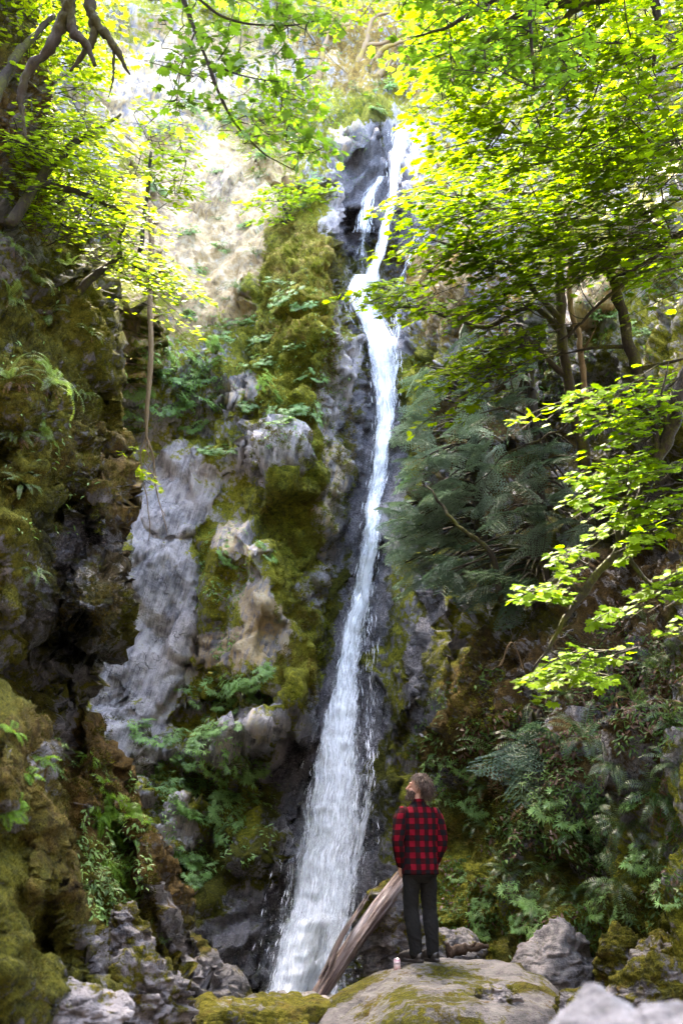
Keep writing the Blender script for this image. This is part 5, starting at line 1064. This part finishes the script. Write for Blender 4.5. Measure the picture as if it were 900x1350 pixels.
finish(nt, nd(nt, 'BsdfPrincipled', {'Base Color': sk, 'Roughness': .5, 'Subsurface Weight': .08, 'Subsurface Radius': (.02, .01, .005)}).outputs[0]); put(me, 'body', m, pr)
# shirt: torso, sleeves, collar
bm = bmesh.new()
ring_loft(bm, [zsec(.80, .0, .0, .12, .08), zsec(.815, 0, -.004, .205, .158), zsec(.88, 0, -.004, .2, .155), zsec(1.0, 0, -.004, .186, .142), zsec(1.12, 0, -.006, .186, .128), zsec(1.25, 0, -.01, .203, .128), zsec(1.36, 0, -.012, .207, .118), zsec(1.42, 0, -.01, .185, .10), zsec(1.465, 0, -.006, .125, .083), zsec(1.49, 0, 0, .082, .076), zsec(1.515, 0, .003, .074, .072), zsec(1.54, 0, .006, .071, .072), zsec(1.545, 0, .006, .05, .05)], 40)
for s in (-1, 1):
    limb(bm, [SHO[s]+[-s*.03, 0, .01], SHO[s]+[s*.025, -.005, -.06], (SHO[s]+ELB[s])/2+[s*.012, 0, 0], ELB[s], (ELB[s]+WRI[s])/2+[0, -.006, 0], WRI[s]+[0, 0, .015]], [.083, .083, .074, .064, .058, .046], 24, m=30)
me = fuse(bm, 'shirt', .0065, 4, .011, 7.0, 5, .8); V = coords(me); uv = np.zeros((len(V), 3))
def seg(V, A, B):
    d = B-A; t = np.clip(((V-A)@d)/(d@d), 0, 1); return t, np.linalg.norm(V-A-t[:, None]*d, axis=1)
tor = np.hypot(V[:, 0]/.2, (V[:, 1]+.005)/.13)
ang = np.arctan2(V[:, 1], V[:, 0]*.7); uv[:, 0] = (ang+PIv/2)*.165; uv[:, 0] = np.where(V[:, 1] < 0, V[:, 0]*1.08, np.sign(V[:, 0])*(.44-np.abs(V[:, 0])*1.08)); uv[:, 1] = V[:, 2]
for s in (-1, 1):
    t1, d1 = seg(V, SHO[s], ELB[s]); t2, d2 = seg(V, ELB[s], WRI[s]); arm = (s*V[:, 0] > .185+.05*np.clip((V[:, 2]-1.3)/.2, -1, 1)*0) & (np.minimum(d1, d2) < .10) & (s*V[:, 0] > .19-.0*V[:, 2])
    axc = np.where((t1 < 1)[:, None], SHO[s]+t1[:, None]*(ELB[s]-SHO[s]), ELB[s]+t2[:, None]*(WRI[s]-ELB[s]))
    a_ = np.arctan2(V[:, 1]-axc[:, 1], V[:, 0]-axc[:, 0]); uu = (a_+PIv/2+PIv) % (2*PIv)-PIv
    uv[arm, 0] = (uu*.068)[arm]+.02; uv[arm, 1] = (V[:, 2]*1.03+.02)[arm]
me.attributes.new('flow', 'FLOAT_VECTOR', 'POINT').data.foreach_set('vector', uv.ravel().astype(np.float32))
m, nt = newmat('checked_flannel'); fl = nd(nt, 'Attribute', attribute_name='flow').outputs['Vector']; sx = nd(nt, 'SeparateXYZ', {0: fl})
def stripe(v, ofs):
    f = math_(nt, 'FRACT', math_(nt, 'MULTIPLY', math_(nt, 'ADD', v, 5+ofs), 1/.110)); return sm(nt, math_(nt, 'ABSOLUTE', math_(nt, 'SUBTRACT', f, .5)), .235, .265)
a = stripe(sx.outputs[0], .026); b = stripe(sx.outputs[1], .0); wv = noise(nt, mapping(nt, fl, (0, 0, 0), (240, 240, 1)), 1, 2)
s_ = math_(nt, 'ADD', a, b); k = math_(nt, 'ADD', math_(nt, 'MULTIPLY', s_, .5), math_(nt, 'MULTIPLY', math_(nt, 'SUBTRACT', wv, .5), .18))
colr = ramp(nt, k, [(.0, (.15, .004, .012)), (.18, (.13, .004, .010)), (.42, (.034, .003, .005)), (.58, (.03, .003, .004)), (.85, (.008, .007, .008)), (1, (.006, .006, .007))])
finish(nt, nd(nt, 'BsdfPrincipled', {'Base Color': colr, 'Roughness': .95, 'Specular IOR Level': .1, 'Sheen Weight': .0, 'Normal': nd(nt, 'Bump', {'Height': wv, 'Strength': .3, 'Distance': .002}).outputs[0]}).outputs[0]); put(me, 'shirt', m, pr)
bm = bmesh.new(); ring_loft(bm, [((0, -.004, 1.50), .088, .083, I3), ((0, -.004, 1.525), .088, .083, I3), ((0, .0, 1.555), .078, .077, I3), ((0, .0, 1.556), .066, .066, I3), ((0, 0, 1.51), .07, .07, I3)], 32)
# trousers
bm.free(); bm = bmesh.new()
ring_loft(bm, [zsec(.98, 0, 0, .12, .08), zsec(.965, 0, 0, .172, .124), zsec(.88, 0, -.005, .182, .135), zsec(.80, 0, -.008, .178, .132), zsec(.735, 0, 0, .11, .085)], 36)
for s in (-1, 1):
    K, A_ = KNE[s], ANK[s]
    limb(bm, [HIP[s]+[s*.003, -.004, -.02], HIP[s]*.6+K*.4+[s*.004, 0, 0], K, (K+A_)/2+[0, -.018, .02], A_+[0, -.01, .05], A_+[0, 0, -.02]], [.100, .094, .080, .077, .064, .066], 24, m=30)
me = fuse(bm, 'trousers', .0065, 3, .014, 8.0, 9, .9)
put(me, 'trousers', plain('charcoal_trousers', (.013, .013, .012), 1.0, .3, 60, 0, .004, .12), pr)
BOOT = plain('dark_leather', (.012, .010, .009), .4, .4, 40, 0, .004)
for s in (-1, 1):
    A_ = ANK[s]; ya = R(38) if s < 0 else R(20); M = np.array(Matrix.Rotation(ya, 3, 'Z')); bm = bmesh.new()
    def fp(x, y, z): return np.array([A_[0], A_[1], 0])+M@np.array([x, y, z])
    limb(bm, [fp(0, -.005, .17), fp(0, -.01, .09)], [.052, .050]); limb(bm, [fp(0, -.055, .055), fp(0, .05, .06), fp(0, .135, .042), fp(0, .19, .034)], [.054, .056, .054, .038], flat=.85)
    ring_loft(bm, [(fp(0, .055, .0), .052, .158, M), (fp(0, .055, .028), .054, .160, M)], 28)
    put(fuse(bm, 'boot', .005, 2), 'boot', BOOT, pr)
# hair and beard
HAIR, nt = newmat('brown_hair'); r_, g_, b_, a_ = sepattr(nt)
finish(nt, nd(nt, 'BsdfPrincipled', {'Base Color': mixc(nt, r_, (.020, .010, .006), (.085, .042, .022)), 'Roughness': .5, 'Specular IOR Level': .4}).outputs[0])
g = Geo(); V, F = ICO
def skull(d): return d*np.array([.082, .100, .106])+np.array([0, -.022, .045])
keep = (V[:, 2] > .05+.8*V[:, 1]) | (V[:, 1] < -.25); keep &= (V[:, 2] > -.75)
S = np.array([skull(v*(1+.10*n)) for v, n in zip(V, fbm(V*3.5, 3, 5))]); fk = keep[F].all(1)
g.add(HC+S@HM.T, F[fk], (.25, 0, 0, 0))
for k in range(2600):
    d = rng.normal(0, 1, 3); d /= np.linalg.norm(d)
    if not ((d[2] > .02+.75*d[1]) or d[1] < -.3) or d[2] < -.72: continue
    p = skull(d)*1.0; fall = np.array([d[0]*.7, d[1]*.55-.15, -.95])+rng.normal(0, .38, 3); n_ = d+rng.normal(0, .3, 3); l = rng.uniform(.04, .075)
    q = np.array([p-d*.01, p+n_*l*.25, p+n_*l*.30+fall*l*.45, p+n_*l*.2+fall*l]); rr = rng.uniform(.002, .004)
    tube(g, HC+q@HM.T, [rr, rr, rr*.8, rr*.2], 4, (rng.random()**1.5, 0, 0, 0), cap=False, smoothn=6)
hang_ = g.build('hair', HAIR, pr)
g = Geo()
for k in range(520):
    a = rng.uniform(-1.7, 1.7); z = rng.uniform(-.125, -.035); r0 = .066+.012*rng.random(); p = np.array([math.sin(a)*r0*1.0, math.cos(a)*r0*1.15+.016, z])
    if abs(a) < .45 and z > -.085 and z < -.05: continue
    d = np.array([math.sin(a)*.4, math.cos(a)*.5, -.7])+rng.normal(0, .3, 3); l = rng.uniform(.015, .032)
    tube(g, HC+np.array([p-d*.008, p+d*l*.5, p+d*l])@HM.T, [.0035, .003, .0006], 4, (rng.random()*.7, 0, 0, 0), cap=False)
g.build('beard', HAIR, pr)
for o in pr.children:
    if o.name.split('.')[0] in ('hair', 'beard'): pass
# ------------------------------------------------------------------ light
SUN_EL, SUN_AZ = R(55), R(-19)          # azimuth measured from +Y (behind the waterfall) toward +X
w = bpy.data.worlds.new('World'); scene.world = w; w.use_nodes = True; nt = w.node_tree
sky = nt.nodes.new('ShaderNodeTexSky'); sky.sky_type = 'NISHITA'; sky.sun_disc = False
sky.air_density = .7; sky.dust_density = 3.0; sky.ozone_density = .6
sky.sun_elevation = SUN_EL; sky.sun_rotation = SUN_AZ
bg = nt.nodes['Background']; bg.inputs[1].default_value = SKYS; nt.links.new(sky.outputs[0], bg.inputs[0])
sl = bpy.data.lights.new('sun', 'SUN'); sl.energy = SUNS; sl.angle = R(.5); sl.color = (1, .95, .86)
so = bpy.data.objects.new('sun', sl); COL.objects.link(so)
sd = Vector((math.sin(SUN_AZ)*math.cos(SUN_EL), math.cos(SUN_AZ)*math.cos(SUN_EL), math.sin(SUN_EL)))
so.rotation_euler = sd.to_track_quat('Z', 'Y').to_euler(); so.location = (0, 0, 60)
vs = scene.view_settings; vs.view_transform = 'Standard'; vs.look = 'None'; vs.exposure = EXPO; vs.gamma = 1; vs.use_curve_mapping = False
vs.use_white_balance = True; vs.white_balance_temperature = 7300; vs.white_balance_tint = 10
scene.cycles.max_bounces = 8; scene.cycles.diffuse_bounces = 4; scene.cycles.glossy_bounces = 3; scene.cycles.transmission_bounces = 5; scene.cycles.transparent_max_bounces = 24
scene.cycles.use_denoising = True; scene.cycles.caustics_reflective = False; scene.cycles.caustics_refractive = False
scene.cycles.sample_clamp_indirect = 8
